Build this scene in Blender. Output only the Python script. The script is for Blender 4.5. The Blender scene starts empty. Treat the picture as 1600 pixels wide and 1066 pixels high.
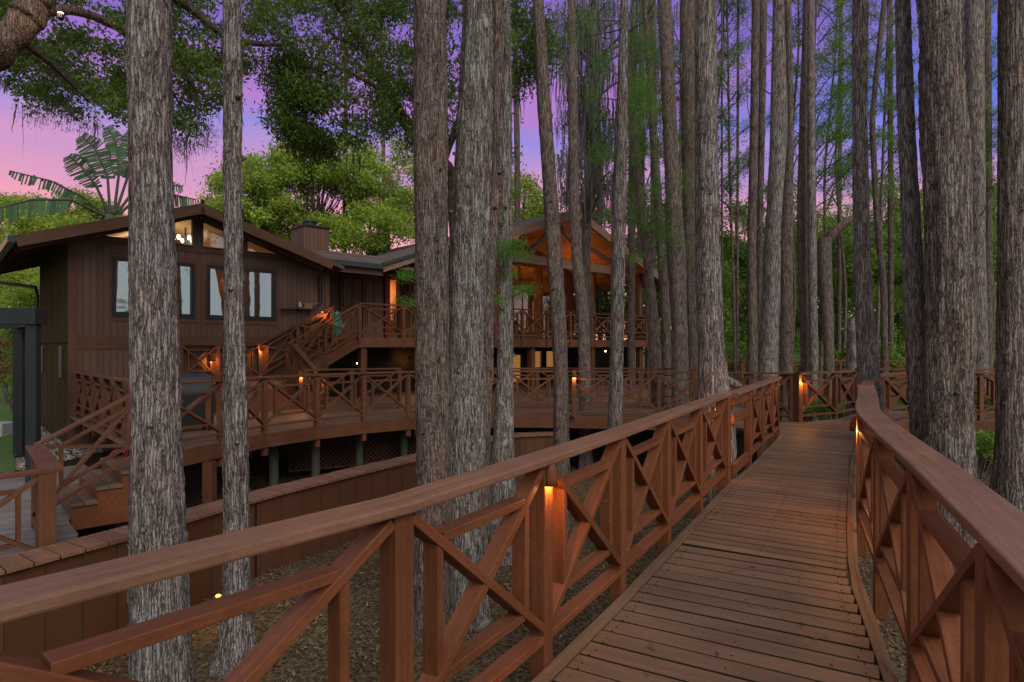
import bpy, math, random
import numpy as np
from mathutils import Vector, Matrix
R=math.radians
random.seed(7); rng=np.random.default_rng(11)
sc=bpy.context.scene
C=bpy.context.collection
# ------------------------------------------------------------------ camera
F=950.0; HZ=542.0; EYE=1.6
cd=bpy.data.cameras.new('camera'); cam=bpy.data.objects.new('camera',cd); C.objects.link(cam)
cd.sensor_width=36; cd.lens=36*F/1600; cd.shift_y=(HZ-533)/1600
cam.location=(0,0,EYE); cam.rotation_euler=(R(90),0,0)
cd.clip_start=0.05; cd.clip_end=2000
sc.camera=cam
# ------------------------------------------------------------------ render / exposure
sc.view_settings.view_transform='Standard'; sc.view_settings.look='None'
sc.view_settings.gamma=1; sc.view_settings.exposure=0.0
# ------------------------------------------------------------------ world : dusk sky
w=bpy.data.worlds.new('World'); sc.world=w; w.use_nodes=True
nt=w.node_tree; nt.nodes.clear()
def N(nt,t,**k):
    n=nt.nodes.new(t)
    for a,b in k.items(): setattr(n,a,b)
    return n
def ramp(nt,stops,interp='LINEAR'):
    n=nt.nodes.new('ShaderNodeValToRGB'); cr=n.color_ramp; cr.interpolation=interp
    while len(cr.elements)<len(stops): cr.elements.new(0.5)
    for e,(p,c) in zip(cr.elements,stops):
        e.position=p; e.color=(c[0],c[1],c[2],1) if hasattr(c,'__len__') else (c,c,c,1)
    return n
def mathn(nt,op,a,b=None,c=None,clamp=False):
    n=nt.nodes.new('ShaderNodeMath'); n.operation=op; n.use_clamp=clamp
    for i,v in enumerate((a,b,c)):
        if v is None: continue
        if hasattr(v,'default_value') or hasattr(v,'is_output'): nt.links.new(v,n.inputs[i])
        else: n.inputs[i].default_value=v
    return n.outputs[0]
def mixc(nt,f,a,b,mode='MIX'):
    n=nt.nodes.new('ShaderNodeMix'); n.data_type='RGBA'; n.blend_type=mode
    for s,v in ((0,f),(6,a),(7,b)):
        if hasattr(v,'is_output'): nt.links.new(v,n.inputs[s])
        elif s==0: n.inputs[0].default_value=v
        else: n.inputs[s].default_value=(v[0],v[1],v[2],1)
    return n.outputs[2]
tc=N(nt,'ShaderNodeTexCoord'); sp=N(nt,'ShaderNodeSeparateXYZ'); nt.links.new(tc.outputs['Generated'],sp.inputs[0])
mp=N(nt,'ShaderNodeMapping'); mp.inputs['Scale'].default_value=(1.3,1.3,7.0); mp.inputs['Rotation'].default_value=(0,R(9),0)
nt.links.new(tc.outputs['Generated'],mp.inputs[0])
no=N(nt,'ShaderNodeTexNoise'); no.inputs['Scale'].default_value=1.6; no.inputs['Detail'].default_value=4; nt.links.new(mp.outputs[0],no.inputs['Vector'])
zz=mathn(nt,'MULTIPLY_ADD',no.outputs[0],0.24,sp.outputs[2]); zz=mathn(nt,'SUBTRACT',zz,0.12)
low=ramp(nt,[(0.0,(1.0,.52,.34)),(0.12,(1.0,.48,.42)),(.20,(.95,.38,.50)),(.265,(.68,.33,.62)),(.32,(.33,.28,.78)),(.38,(.52,.22,.66)),(.45,(.30,.16,.64)),(.54,(.18,.15,.58)),(.75,(.3,.3,.5)),(1.0,(.5,.5,.5))])
nt.links.new(zz,low.inputs[0])
blu=ramp(nt,[(0.0,(1.0,.60,.36)),(0.11,(1.0,.52,.46)),(.17,(.70,.34,.62)),(.23,(.22,.23,.80)),(.32,(.07,.17,.78)),(.42,(.10,.14,.74)),(.52,(.22,.16,.62)),(.75,(.3,.3,.5)),(1.0,(.5,.5,.5))])
nt.links.new(zz,blu.inputs[0])
az=mathn(nt,'MULTIPLY_ADD',sp.outputs[0],1.9,-0.30,clamp=True)
col=mixc(nt,az,low.outputs[0],blu.outputs[0])
# pale glow added behind the camera and overhead, unseen, to light the scene
back=mathn(nt,'MULTIPLY_ADD',sp.outputs[1],-2.2,-0.1,clamp=True)
col=mixc(nt,back,col,(.72,.74,.70))
ovh=mathn(nt,'MULTIPLY_ADD',sp.outputs[2],3.0,-1.7,clamp=True)
col=mixc(nt,ovh,col,(.62,.64,.60))
bg=N(nt,'ShaderNodeBackground'); nt.links.new(col,bg.inputs[0]); bg.inputs[1].default_value=0.9
# a faint physical twilight sky is added under the coloured clouds
sky=N(nt,'ShaderNodeTexSky',sky_type='NISHITA'); sky.sun_disc=False; sky.sun_elevation=R(38); sky.sun_rotation=R(148)
bg2=N(nt,'ShaderNodeBackground'); nt.links.new(sky.outputs[0],bg2.inputs[0]); bg2.inputs[1].default_value=0.008
ad=N(nt,'ShaderNodeAddShader'); nt.links.new(bg.outputs[0],ad.inputs[0]); nt.links.new(bg2.outputs[0],ad.inputs[1])
ow=N(nt,'ShaderNodeOutputWorld'); nt.links.new(ad.outputs[0],ow.inputs[0])
# ------------------------------------------------------------------ sun : very soft skylight from behind left
sd=bpy.data.lights.new('sun','SUN'); so=bpy.data.objects.new('sun',sd); C.objects.link(so)
sd.energy=2.3; sd.angle=R(38); sd.color=(1,.93,.82); so.rotation_euler=(R(52),0,R(32))

# ================================================================== helpers
def gp(px,py,z=0.0):            # ground point of a pixel at height z
    d=(EYE-z)*F/(py-HZ); return ((px-800)/F*d,d)
def at(px,py,d): return ((px-800)/F*d,d,EYE+(HZ-py)/F*d)
def tag(o,label=None,cat=None,group=None,kind=None):
    if label: o['label']=label
    if cat: o['category']=cat
    if group: o['group']=group
    if kind: o['kind']=kind
    return o
def empty(name,loc=(0,0,0),rz=0,parent=None):
    o=bpy.data.objects.new(name,None); C.objects.link(o); o.location=loc; o.rotation_euler=(0,0,rz); o.empty_display_size=.2
    if parent: o.parent=parent
    return o
GRAIN=set()
class MB:
    def __init__(s): s.v=[]; s.f=[]; s.g=[]
    def add(s,vs,fs):
        n=len(s.v); s.v+= [tuple(v) for v in vs]; s.f+=[tuple(i+n for i in f) for f in fs]; s.g+=[tuple(v) for v in vs]
    def hexa(s,p):               # 8 points: 4 bottom ccw, 4 top ccw
        s.add(p,[(3,2,1,0),(4,5,6,7),(0,1,5,4),(1,2,6,5),(2,3,7,6),(3,0,4,7)])
        q=[Vector(a) for a in (p[0],p[1],p[3],p[4])]; L=[(q[k]-q[0]).length for k in (1,2,3)]; od=sorted(range(3),key=lambda k:-L[k])
        o=[random.uniform(0,50) for _ in range(3)]; bits=[(0,0,0),(1,0,0),(1,1,0),(0,1,0),(0,0,1),(1,0,1),(1,1,1),(0,1,1)]
        s.g[-8:]=[tuple(o[n_]+b[od[n_]]*L[od[n_]] for n_ in range(3)) for b in bits]
    def box(s,x0,x1,y0,y1,z0,z1):
        s.hexa([(x0,y0,z0),(x1,y0,z0),(x1,y1,z0),(x0,y1,z0),(x0,y0,z1),(x1,y0,z1),(x1,y1,z1),(x0,y1,z1)])
    def bar(s,p,q,w,h,side=None):  # w along horizontal side vector, h along the other
        p=Vector(p); q=Vector(q); d=(q-p).normalized()
        if side is None:
            side=d.cross(Vector((0,0,1)))
            if side.length<1e-3: side=Vector((1,0,0))
        side=Vector(side).normalized(); up=side.cross(d).normalized()
        if up.z<0: up=-up
        a=side*w/2; b=up*h/2
        s.hexa([p-a-b,p+a-b,q+a-b,q-a-b,p-a+b,p+a+b,q+a+b,q-a+b])
    def prism(s,poly,z0,z1):      # poly ccw xy
        n=len(poly); z0=z0 if hasattr(z0,'__len__') else [z0]*n; z1=z1 if hasattr(z1,'__len__') else [z1]*n
        vs=[(p[0],p[1],a) for p,a in zip(poly,z0)]+[(p[0],p[1],a) for p,a in zip(poly,z1)]
        fs=[tuple(range(n-1,-1,-1)),tuple(range(n,2*n))]+[(i,(i+1)%n,n+(i+1)%n,n+i) for i in range(n)]
        s.add(vs,fs)
    def tube(s,pts,rad,k=8,cap=True):
        pts=[Vector(p) for p in pts]; n=len(pts); base=len(s.v)
        for i,p in enumerate(pts):
            d=(pts[min(i+1,n-1)]-pts[max(i-1,0)]).normalized()
            a=d.cross(Vector((0.13,.21,1))) 
            if a.length<.25: a=d.cross(Vector((1,0.2,0)))
            a.normalize(); b=d.cross(a); r=rad[i] if hasattr(rad,'__len__') else rad
            for j in range(k):
                t=2*math.pi*j/k; s.v.append(tuple(p+a*math.cos(t)*r+b*math.sin(t)*r))
        for i in range(n-1):
            for j in range(k):
                s.f.append((base+i*k+j,base+i*k+(j+1)%k,base+(i+1)*k+(j+1)%k,base+(i+1)*k+j))
        if cap:
            s.f.append(tuple(base+j for j in range(k-1,-1,-1))); s.f.append(tuple(base+(n-1)*k+j for j in range(k)))
    def lathe(s,prof,c=(0,0,0),k=16):
        base=len(s.v)
        for r,z in prof:
            for j in range(k):
                t=2*math.pi*j/k; s.v.append((c[0]+r*math.cos(t),c[1]+r*math.sin(t),c[2]+z))
        for i in range(len(prof)-1):
            for j in range(k): s.f.append((base+i*k+j,base+i*k+(j+1)%k,base+(i+1)*k+(j+1)%k,base+(i+1)*k+j))
        s.f.append(tuple(base+j for j in range(k-1,-1,-1))); m=base+(len(prof)-1)*k; s.f.append(tuple(m+j for j in range(k)))
    def build(s,name,mat,parent=None,smooth=False,bevel=0):
        me=bpy.data.meshes.new(name); me.from_pydata(s.v,[],s.f); me.materials.append(mat)
        if smooth: me.polygons.foreach_set('use_smooth',[True]*len(me.polygons))
        if len(s.g)==len(s.v) and mat.name in GRAIN:
            at_=me.attributes.new('grain','FLOAT_VECTOR','POINT'); at_.data.foreach_set('vector',np.array(s.g,dtype=np.float32).ravel())
        me.update(); o=bpy.data.objects.new(name,me); C.objects.link(o)
        if parent: o.parent=parent
        if bevel:
            b=o.modifiers.new('bevel','BEVEL'); b.width=bevel; b.segments=2; b.limit_method='ANGLE'
        return o
def npmesh(name,V,faces,mat,parent=None,smooth=False):
    """V (n,3) float, faces (m,4) int"""
    me=bpy.data.meshes.new(name); m=len(faces)
    me.vertices.add(len(V)); me.vertices.foreach_set('co',np.asarray(V,dtype=np.float32).ravel())
    me.loops.add(m*4); me.loops.foreach_set('vertex_index',np.asarray(faces,dtype=np.int32).ravel())
    me.polygons.add(m); me.polygons.foreach_set('loop_start',np.arange(0,m*4,4,dtype=np.int32))
    if smooth: me.polygons.foreach_set('use_smooth',np.ones(m,dtype=bool))
    me.materials.append(mat); me.update(calc_edges=True); me.validate()
    o=bpy.data.objects.new(name,me); C.objects.link(o)
    if parent: o.parent=parent
    return o
# ================================================================== materials
def newmat(name,rough=.6,spec=.4):
    m=bpy.data.materials.new(name); m.use_nodes=True; t=m.node_tree; b=t.nodes['Principled BSDF']
    b.inputs['Roughness'].default_value=rough; b.inputs['Specular IOR Level'].default_value=spec
    return m,t,b
def coords(t,scale=(1,1,1),rot=(0,0,0),src='Object'):
    c=N(t,'ShaderNodeTexCoord'); m=N(t,'ShaderNodeMapping'); m.inputs['Scale'].default_value=scale; m.inputs['Rotation'].default_value=rot
    t.links.new(c.outputs[src],m.inputs[0]); return m.outputs[0]
def noise(t,vec,scale,detail=4,rough=.6,dist=0):
    n=N(t,'ShaderNodeTexNoise'); n.inputs['Scale'].default_value=scale; n.inputs['Detail'].default_value=detail
    n.inputs['Roughness'].default_value=rough; n.inputs['Distortion'].default_value=dist
    t.links.new(vec,n.inputs['Vector']); return n.outputs[0]
def bump(t,b,h,strength=.4,dist=.01):
    n=N(t,'ShaderNodeBump'); n.inputs['Strength'].default_value=strength; n.inputs['Distance'].default_value=dist
    t.links.new(h,n.inputs['Height']); t.links.new(n.outputs[0],b.inputs['Normal']); return n
def paint(name,c,c2,rough=.42,scale=3.0,specks=True,gr=.25):
    m,t,b=newmat(name,rough,.18); GRAIN.add(name)
    v=coords(t); n1=noise(t,v,scale,6,.65); r=ramp(t,[(.3,c),(.72,c2)]); t.links.new(n1,r.inputs[0])
    ga=N(t,'ShaderNodeAttribute',attribute_name='grain'); gm=N(t,'ShaderNodeMapping'); gm.inputs['Scale'].default_value=(1.6,38,38); t.links.new(ga.outputs['Vector'],gm.inputs[0]); gn=noise(t,gm.outputs[0],1.0,5,.7,.4)
    gm2=N(t,'ShaderNodeMapping'); gm2.inputs['Scale'].default_value=(.35,1.2,1.2); t.links.new(ga.outputs['Vector'],gm2.inputs[0]); gn2=noise(t,gm2.outputs[0],1.0,2,.5)
    n2=noise(t,v,45,5,.7); col=mixc(t,.35,r.outputs[0],mixc(t,1.0,r.outputs[0],ramp2(t,n2,(.62,.62,.62),(1.3,1.3,1.3)),'MULTIPLY'))
    col=mixc(t,1,col,ramp2(t,gn,(.80,.78,.76),(1.13,1.13,1.13),.32,.66),'MULTIPLY')
    col=mixc(t,1,col,ramp2(t,gn2,(.78,.80,.82),(1.16,1.13,1.1),.3,.7),'MULTIPLY')
    gm3=N(t,'ShaderNodeMapping'); gm3.inputs['Scale'].default_value=(1.5,9,9); t.links.new(ga.outputs['Vector'],gm3.inputs[0])
    kn=N(t,'ShaderNodeTexVoronoi'); kn.inputs['Scale'].default_value=1.3; t.links.new(gm3.outputs[0],kn.inputs['Vector']); kk=mathn(t,'MULTIPLY_ADD',kn.outputs['Distance'],-14,1.7,clamp=True)
    col=mixc(t,mathn(t,'MULTIPLY',kk,.6),col,(c[0]*.35,c[1]*.35,c[2]*.35))
    if specks:
        vo=N(t,'ShaderNodeTexVoronoi'); vo.inputs['Scale'].default_value=9; t.links.new(v,vo.inputs['Vector'])
        sp_=mathn(t,'LESS_THAN',vo.outputs['Distance'],.035); n3=noise(t,v,2.3,2); s2=mathn(t,'GREATER_THAN',n3,.56); sp_=mathn(t,'MULTIPLY',sp_,s2)
        col=mixc(t,sp_,col,(.35,.3,.27))
        n4=noise(t,v,6,5,.7); s3=mathn(t,'MULTIPLY_ADD',n4,4.5,-2.6,clamp=True); s3=mathn(t,'MULTIPLY',s3,.55)
        col=mixc(t,s3,col,(c[0]*.55,c[1]*.85,c[2]*.8))
    t.links.new(col,b.inputs['Base Color'])
    rr=mathn(t,'MULTIPLY_ADD',n2,.35,rough-.14); t.links.new(rr,b.inputs['Roughness'])
    bump(t,b,mathn(t,'ADD',mathn(t,'MULTIPLY',gn,1.2),mathn(t,'ADD',mathn(t,'MULTIPLY',n2,.5),mathn(t,'MULTIPLY',n1,.4))),gr,.005)
    return m
def ramp2(t,f,a,b_,p0=.3,p1=.7):
    r=ramp(t,[(p0,a),(p1,b_)]); t.links.new(f,r.inputs[0]); return r.outputs[0]
def boards(name,c,c2,ang,wid,rough=.55,axis=0,gapw=.05,perp=None,bs=.8):
    """planks by grooves: ang rotates the object coords; axis index across the planks"""
    m,t,b=newmat(name,rough,.35)
    v=coords(t,rot=(0,0,ang)); s=N(t,'ShaderNodeSeparateXYZ'); t.links.new(v,s.inputs[0])
    x=mathn(t,'ADD',s.outputs[0],s.outputs[1]) if axis=='xy' else s.outputs[axis]
    x=mathn(t,'DIVIDE',x,wid); fr=mathn(t,'FRACT',x); fl=mathn(t,'FLOOR',x)
    e=mathn(t,'ABSOLUTE',mathn(t,'SUBTRACT',fr,.5)); groove=mathn(t,'GREATER_THAN',e,.5-gapw/2)
    wn=N(t,'ShaderNodeTexWhiteNoise',noise_dimensions='1D'); t.links.new(fl,wn.inputs['W'])
    n1=noise(t,v,2.2,6,.7); n2=noise(t,v,38,4,.7)
    f=mathn(t,'MULTIPLY_ADD',wn.outputs[0],.45,mathn(t,'MULTIPLY',n1,.55))
    col=ramp2(t,f,c,c2,.25,.75); col=mixc(t,.4,col,mixc(t,1,col,ramp2(t,n2,(.6,.6,.6),(1.3,1.3,1.3)),'MULTIPLY'))
    col=mixc(t,groove,col,(c[0]*.18,c[1]*.18,c[2]*.18)); t.links.new(col,b.inputs['Base Color'])
    h=mathn(t,'SUBTRACT',mathn(t,'MULTIPLY',n2,.12),mathn(t,'MULTIPLY',groove,1.0)); bump(t,b,h,bs,.012)
    return m
def bark(name,c1,c2,c3,lichen=.0,moss=.0,sc_=1.0,zs=.06):
    m,t,b=newmat(name,.92,.12)
    v2=coords(t); wob=N(t,'ShaderNodeTexNoise'); wob.inputs['Scale'].default_value=5; wob.inputs['Detail'].default_value=4; t.links.new(v2,wob.inputs['Vector'])
    vm=N(t,'ShaderNodeVectorMath',operation='MULTIPLY_ADD'); t.links.new(wob.outputs['Color'],vm.inputs[0]); vm.inputs[1].default_value=(.05,.05,.3); t.links.new(v2,vm.inputs[2])
    def st(zs):
        q=N(t,'ShaderNodeMapping'); q.inputs['Scale'].default_value=(1,1,zs); t.links.new(vm.outputs[0],q.inputs[0]); return q.outputs[0]
    vo=N(t,'ShaderNodeTexVoronoi',feature='DISTANCE_TO_EDGE'); vo.inputs['Scale'].default_value=30*sc_; t.links.new(st(zs),vo.inputs['Vector'])
    vo2=N(t,'ShaderNodeTexVoronoi',feature='DISTANCE_TO_EDGE'); vo2.inputs['Scale'].default_value=75*sc_; t.links.new(st(.12),vo2.inputs['Vector'])
    e1=mathn(t,'MULTIPLY',vo.outputs[0],3.2,clamp=True); e2=mathn(t,'MULTIPLY',vo2.outputs[0],3.0,clamp=True)
    a=noise(t,st(.07),70*sc_,5,.75); big=noise(t,v2,1.7,4,.6); mid=noise(t,st(.3),14,4,.7)
    f=mathn(t,'ADD',mathn(t,'MULTIPLY',e1,.30),mathn(t,'ADD',mathn(t,'MULTIPLY',e2,.22),mathn(t,'MULTIPLY',a,.55)))
    f=mathn(t,'ADD',f,mathn(t,'MULTIPLY_ADD',mid,.5,-.25))
    r=ramp(t,[(.30,c1),(.50,c2),(.68,c3),(.88,tuple(min(.5,x*1.45) for x in c3))]); t.links.new(f,r.inputs[0])
    col=mixc(t,mathn(t,'MULTIPLY_ADD',big,2.2,-.75,clamp=True),r.outputs[0],mixc(t,1,r.outputs[0],(1.12,.86,.74),'MULTIPLY'))
    fl=noise(t,coords(t,(1,1,.4)),62,3,.8); fk=mathn(t,'MULTIPLY_ADD',fl,14,-8.5,clamp=True)
    col=mixc(t,mathn(t,'MULTIPLY',fk,.7),col,(.5,.5,.53))
    if lichen:
        ln=noise(t,coords(t,(1,1,.5)),5.5,5,.7); lf=mathn(t,'MULTIPLY_ADD',ln,16,-16*(.76-.17*lichen),clamp=True)
        lf=mathn(t,'MULTIPLY',lf,mathn(t,'MULTIPLY_ADD',a,1.4,.1,clamp=True)); col=mixc(t,lf,col,(.42,.46,.47))
    if moss:
        mn=noise(t,coords(t,(1,1,.25)),3.3,5,.7); mf=mathn(t,'MULTIPLY_ADD',mn,8,-8*(.72-.2*moss),clamp=True)
        col=mixc(t,mathn(t,'MULTIPLY',mf,.7),col,(.06,.085,.03))
    t.links.new(col,b.inputs['Base Color'])
    bump(t,b,f,1.0,.035)
    return m
def leafmat(name,c1,c2,c3=None,trans=.35,rough=.5):
    m=bpy.data.materials.new(name); m.use_nodes=True; t=m.node_tree; b=t.nodes['Principled BSDF']
    g=N(t,'ShaderNodeNewGeometry'); big=noise(t,coords(t),.9,3,.6)
    f=mathn(t,'MULTIPLY_ADD',g.outputs['Random Per Island'],.6,mathn(t,'MULTIPLY',big,.4))
    st=[(.15,c1),(.7,c2)]
    if c3: st.append((.97,c3))
    r=ramp(t,st); t.links.new(f,r.inputs[0]); t.links.new(r.outputs[0],b.inputs['Base Color'])
    b.inputs['Roughness'].default_value=rough; b.inputs['Specular IOR Level'].default_value=.25
    tr=N(t,'ShaderNodeBsdfTranslucent'); t.links.new(r.outputs[0],tr.inputs[0]); mx=N(t,'ShaderNodeMixShader'); mx.inputs[0].default_value=trans
    out=[n for n in t.nodes if n.type=='OUTPUT_MATERIAL'][0]
    t.links.new(b.outputs[0],mx.inputs[1]); t.links.new(tr.outputs[0],mx.inputs[2]); t.links.new(mx.outputs[0],out.inputs[0])
    return m
def flat(name,c,rough=.5,metal=0,spec=.4):
    m,t,b=newmat(name,rough,spec); n=noise(t,coords(t),12,5,.7); col=ramp2(t,n,tuple(x*.8 for x in c),tuple(x*1.15 for x in c)); t.links.new(col,b.inputs['Base Color'])
    b.inputs['Metallic'].default_value=metal; bump(t,b,n,.15,.005); return m
def emit(name,c,s):
    m=bpy.data.materials.new(name); m.use_nodes=True; t=m.node_tree; t.nodes.clear(); e=N(t,'ShaderNodeEmission'); e.inputs[0].default_value=(*c,1); e.inputs[1].default_value=s
    o=N(t,'ShaderNodeOutputMaterial'); t.links.new(e.outputs[0],o.inputs[0]); return m
M={}
M['rail']=paint('painted_rail',(.125,.042,.018),(.175,.064,.030),gr=.45)
M['cap']=paint('painted_cap',(.150,.077,.048),(.21,.110,.072),rough=.42,gr=.35)
M['railfar']=paint('weathered_rail',(.10,.041,.021),(.145,.061,.033),rough=.5,specks=False)
M['plank']=paint('deck_plank',(.125,.077,.053),(.19,.12,.084),rough=.5,scale=1.5,gr=.6)
HA=math.atan2(.688,.725)
M['edge']=flat('gap_shade_and_screw',(.022,.013,.009),.9)  # near-black colour standing in for shade in the plank gaps; also the screws
M['deckfar']=boards('deck_boards',(.11,.062,.042),(.185,.105,.072),-HA,.14,axis=1)
M['deckgrey']=boards('grey_boards',(.12,.11,.105),(.20,.18,.165),-HA,.14,axis=1)
M['skirt']=boards('skirt_boards',(.066,.025,.011),(.095,.036,.017),R(35),.30,axis=0,gapw=.02,bs=.4)
M['siding']=boards('siding',(.092,.048,.031),(.122,.065,.043),0,.135,axis='xy',gapw=.07,bs=.8)
M['trim']=paint('house_trim',(.092,.048,.031),(.12,.063,.042),rough=.6,specks=False)
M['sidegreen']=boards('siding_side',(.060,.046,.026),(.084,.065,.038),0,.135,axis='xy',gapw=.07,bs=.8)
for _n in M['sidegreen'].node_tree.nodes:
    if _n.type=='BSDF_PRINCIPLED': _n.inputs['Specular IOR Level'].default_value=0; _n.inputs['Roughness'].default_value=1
M['fasciaw']=paint('fascia_wood',(.19,.12,.09),(.25,.155,.115),rough=.6,specks=False)
M['frame']=flat('window_frame_black',(.012,.013,.015),.5)
M['roof']=None
def shingles():
    m,t,b=newmat('shingles',.9,.2); br=N(t,'ShaderNodeTexBrick'); br.inputs['Scale'].default_value=1
    br.inputs['Brick Width'].default_value=.32; br.inputs['Row Height'].default_value=.14; br.inputs['Mortar Size'].default_value=.012
    br.inputs['Color1'].default_value=(.085,.062,.058,1); br.inputs['Color2'].default_value=(.13,.10,.095,1); br.inputs['Mortar'].default_value=(.03,.022,.02,1)
    t.links.new(coords(t),br.inputs['Vector']); n=noise(t,coords(t),60,3,.8)
    col=mixc(t,.6,br.outputs[0],mixc(t,1,br.outputs[0],ramp2(t,n,(.5,.5,.5),(1.5,1.5,1.5)),'MULTIPLY')); t.links.new(col,b.inputs['Base Color'])
    bump(t,b,br.outputs['Fac'],-.5,.02); return m
M['roof']=shingles()
M['gutter']=flat('gutter_green',(.03,.045,.04),.35)
M['black']=flat('black_metal',(.015,.015,.016),.4)
M['slate']=flat('slate_metal',(.018,.023,.028),.35)
M['pine']=boards('pine_ceiling',(.34,.155,.06),(.48,.23,.09),0,.10,axis=0,gapw=.05)
M['warmwall']=flat('tan_plaster',(.62,.50,.36),.9)
M['orangewood']=flat('orange_wood',(.55,.24,.07),.6)
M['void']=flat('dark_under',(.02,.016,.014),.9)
M['postgreen']=flat('treated_post',(.055,.06,.045),.9)
M['red']=flat('red_plastic',(.30,.012,.015),.4); M['teal']=flat('teal_glaze',(.02,.16,.18),.3)
M['stone']=flat('concrete_pale',(.33,.34,.36),.9); M['reddoor']=flat('red_paint',(.14,.012,.012),.4)
M['rope']=flat('rope',(.35,.28,.2),.9); M['white']=flat('white_linen',(.75,.75,.78),.8)
def glassmat(name='window_glass',fac=.24):
    m=bpy.data.materials.new(name); m.use_nodes=True; t=m.node_tree; t.nodes.clear()
    g=N(t,'ShaderNodeBsdfGlossy'); g.inputs['Roughness'].default_value=.015; g.inputs[0].default_value=(.40,.53,.62,1)
    n=noise(t,coords(t),1.2,2); bp=N(t,'ShaderNodeBump'); bp.inputs['Strength'].default_value=.05; bp.inputs['Distance'].default_value=.02; t.links.new(n,bp.inputs['Height']); t.links.new(bp.outputs[0],g.inputs['Normal'])
    tr=N(t,'ShaderNodeBsdfTransparent'); mx=N(t,'ShaderNodeMixShader'); mx.inputs[0].default_value=fac
    o=N(t,'ShaderNodeOutputMaterial'); t.links.new(tr.outputs[0],mx.inputs[1]); t.links.new(g.outputs[0],mx.inputs[2]); t.links.new(mx.outputs[0],o.inputs[0]); return m
M['glass']=glassmat(); M['glass2']=glassmat('window_glass_mirror',.55)
M['bulb']=emit('lamp_bulb',(1,.62,.25),14); M['bulbw']=emit('bulb_white',(1,.70,.38),9); M['bulbo']=emit('amber_bulb',(1,.45,.10),4); M['bulbs']=emit('spot_bulb',(1,.42,.10),26)
M['litshade']=emit('lit_shade',(1,.46,.12),.28)
M['bk_grey']=bark('bark_grey',(.045,.038,.036),(.19,.172,.168),(.39,.375,.385),lichen=.35,sc_=1.35)
M['bk_brown']=bark('bark_brown',(.045,.033,.028),(.175,.142,.128),(.30,.26,.245),sc_=1.7)
M['bk_lichen']=bark('bark_lichen',(.045,.041,.037),(.185,.176,.166),(.38,.375,.375),lichen=1.0,moss=.45,sc_=1.4)
M['bk_dark']=bark('bark_dark',(.04,.031,.027),(.125,.10,.09),(.21,.18,.17))
M['bk_big']=bark('bark_ridged',(.035,.027,.023),(.135,.112,.102),(.29,.262,.26),lichen=.05,sc_=.9,zs=.028)
M['moss']=leafmat('spanish_moss',(.07,.075,.065),(.17,.18,.16),trans=.3,rough=.9)
M['oak']=leafmat('oak_leaf',(.055,.10,.022),(.13,.21,.04),(.34,.42,.08),trans=.5)
M['bright']=leafmat('bright_leaf',(.15,.24,.03),(.36,.48,.07),(.58,.66,.16),trans=.5)
M['cyp']=leafmat('cypress_leaf',(.055,.15,.02),(.14,.30,.045),(.26,.42,.08),trans=.55)
M['forest']=leafmat('forest_leaf',(.07,.15,.025),(.20,.33,.055),(.42,.52,.12),trans=.5)
M['palm']=leafmat('palm_leaf',(.03,.075,.03),(.07,.14,.065),trans=.3)
M['redshrub']=leafmat('croton_leaf',(.10,.12,.02),(.22,.10,.05),(.3,.25,.05))
M['litter']=leafmat('leaf_litter',(.06,.038,.022),(.17,.112,.066),(.34,.25,.165),trans=.1,rough=.8)
M['grass']=leafmat('grass_blade',(.05,.13,.01),(.12,.27,.02),trans=.3)
def groundmat():
    m,t,b=newmat('forest_floor',.95,.1); v=coords(t); n=noise(t,v,18,8,.8); n2=noise(t,v,1.1,4); vo=N(t,'ShaderNodeTexVoronoi'); vo.inputs['Scale'].default_value=22; t.links.new(v,vo.inputs['Vector'])
    f=mathn(t,'MULTIPLY_ADD',vo.outputs['Distance'],.5,mathn(t,'MULTIPLY',n,.6)); c=ramp(t,[(.25,(.022,.015,.010)),(.5,(.085,.058,.036)),(.75,(.17,.125,.08))]); t.links.new(f,c.inputs[0])
    col=mixc(t,mathn(t,'MULTIPLY_ADD',n2,3,-1.3,clamp=True),c.outputs[0],mixc(t,1,c.outputs[0],(.55,.62,.5),'MULTIPLY')); t.links.new(col,b.inputs['Base Color']); bump(t,b,f,.9,.04); return m
M['ground']=groundmat()
M['lawnm']=flat('lawn_soil',(.05,.11,.015),.95)
M['gravel']=flat('gravel',(.20,.17,.14),.95)

# ================================================================== railings
def bay(root,p,q,z0,z1,pw,mat,bev,h=1.01):
    """X-braced bay between post centres p,q (xy); z0,z1 floor heights at p and q"""
    P=Vector((p[0],p[1],0)); Q=Vector((q[0],q[1],0)); d=Q-P; L=d.length; d.normalize(); nrm=Vector((-d.y,d.x,0))
    a=pw/2; b=L-pw/2; Wd=b-a
    if Wd<.12: return
    def pt(s,v): return P+d*s+Vector((0,0,z0+(z1-z0)*s/L+v))
    top=h; bot=.19
    x1=MB(); x1.bar(pt(a,top-.03),pt(b,bot),.088,.040,nrm); x1.bar(pt(b,top-.03),pt(a,bot),.083,.040,nrm); x1.build('cross_brace',mat,root,bevel=bev)
    fr=MB(); si=a+Wd*.165; sj=b-Wd*.165
    fr.bar(pt(si+.02,.86),pt(sj-.02,.86),.079,.038,nrm); fr.bar(pt(si+.02,.315),pt(sj-.02,.315),.079,.038,nrm)
    vv=Vector((0,0,1))
    for s in (si,sj):
        A=pt(s,.325); B=pt(s,.85); w_=.038
        e=d*w_/2; n=nrm*.0375
        fr.hexa([A-e-n,A+e-n,A+e+n,A-e+n,B-e-n,B+e-n,B+e+n,B-e+n])
    fr.build('inner_frame',mat,root,bevel=bev)
    br=MB(); br.bar(pt(a,.13),pt(b,.13),.086,.038,nrm); br.build('bottom_rail',mat,root,bevel=bev)
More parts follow.
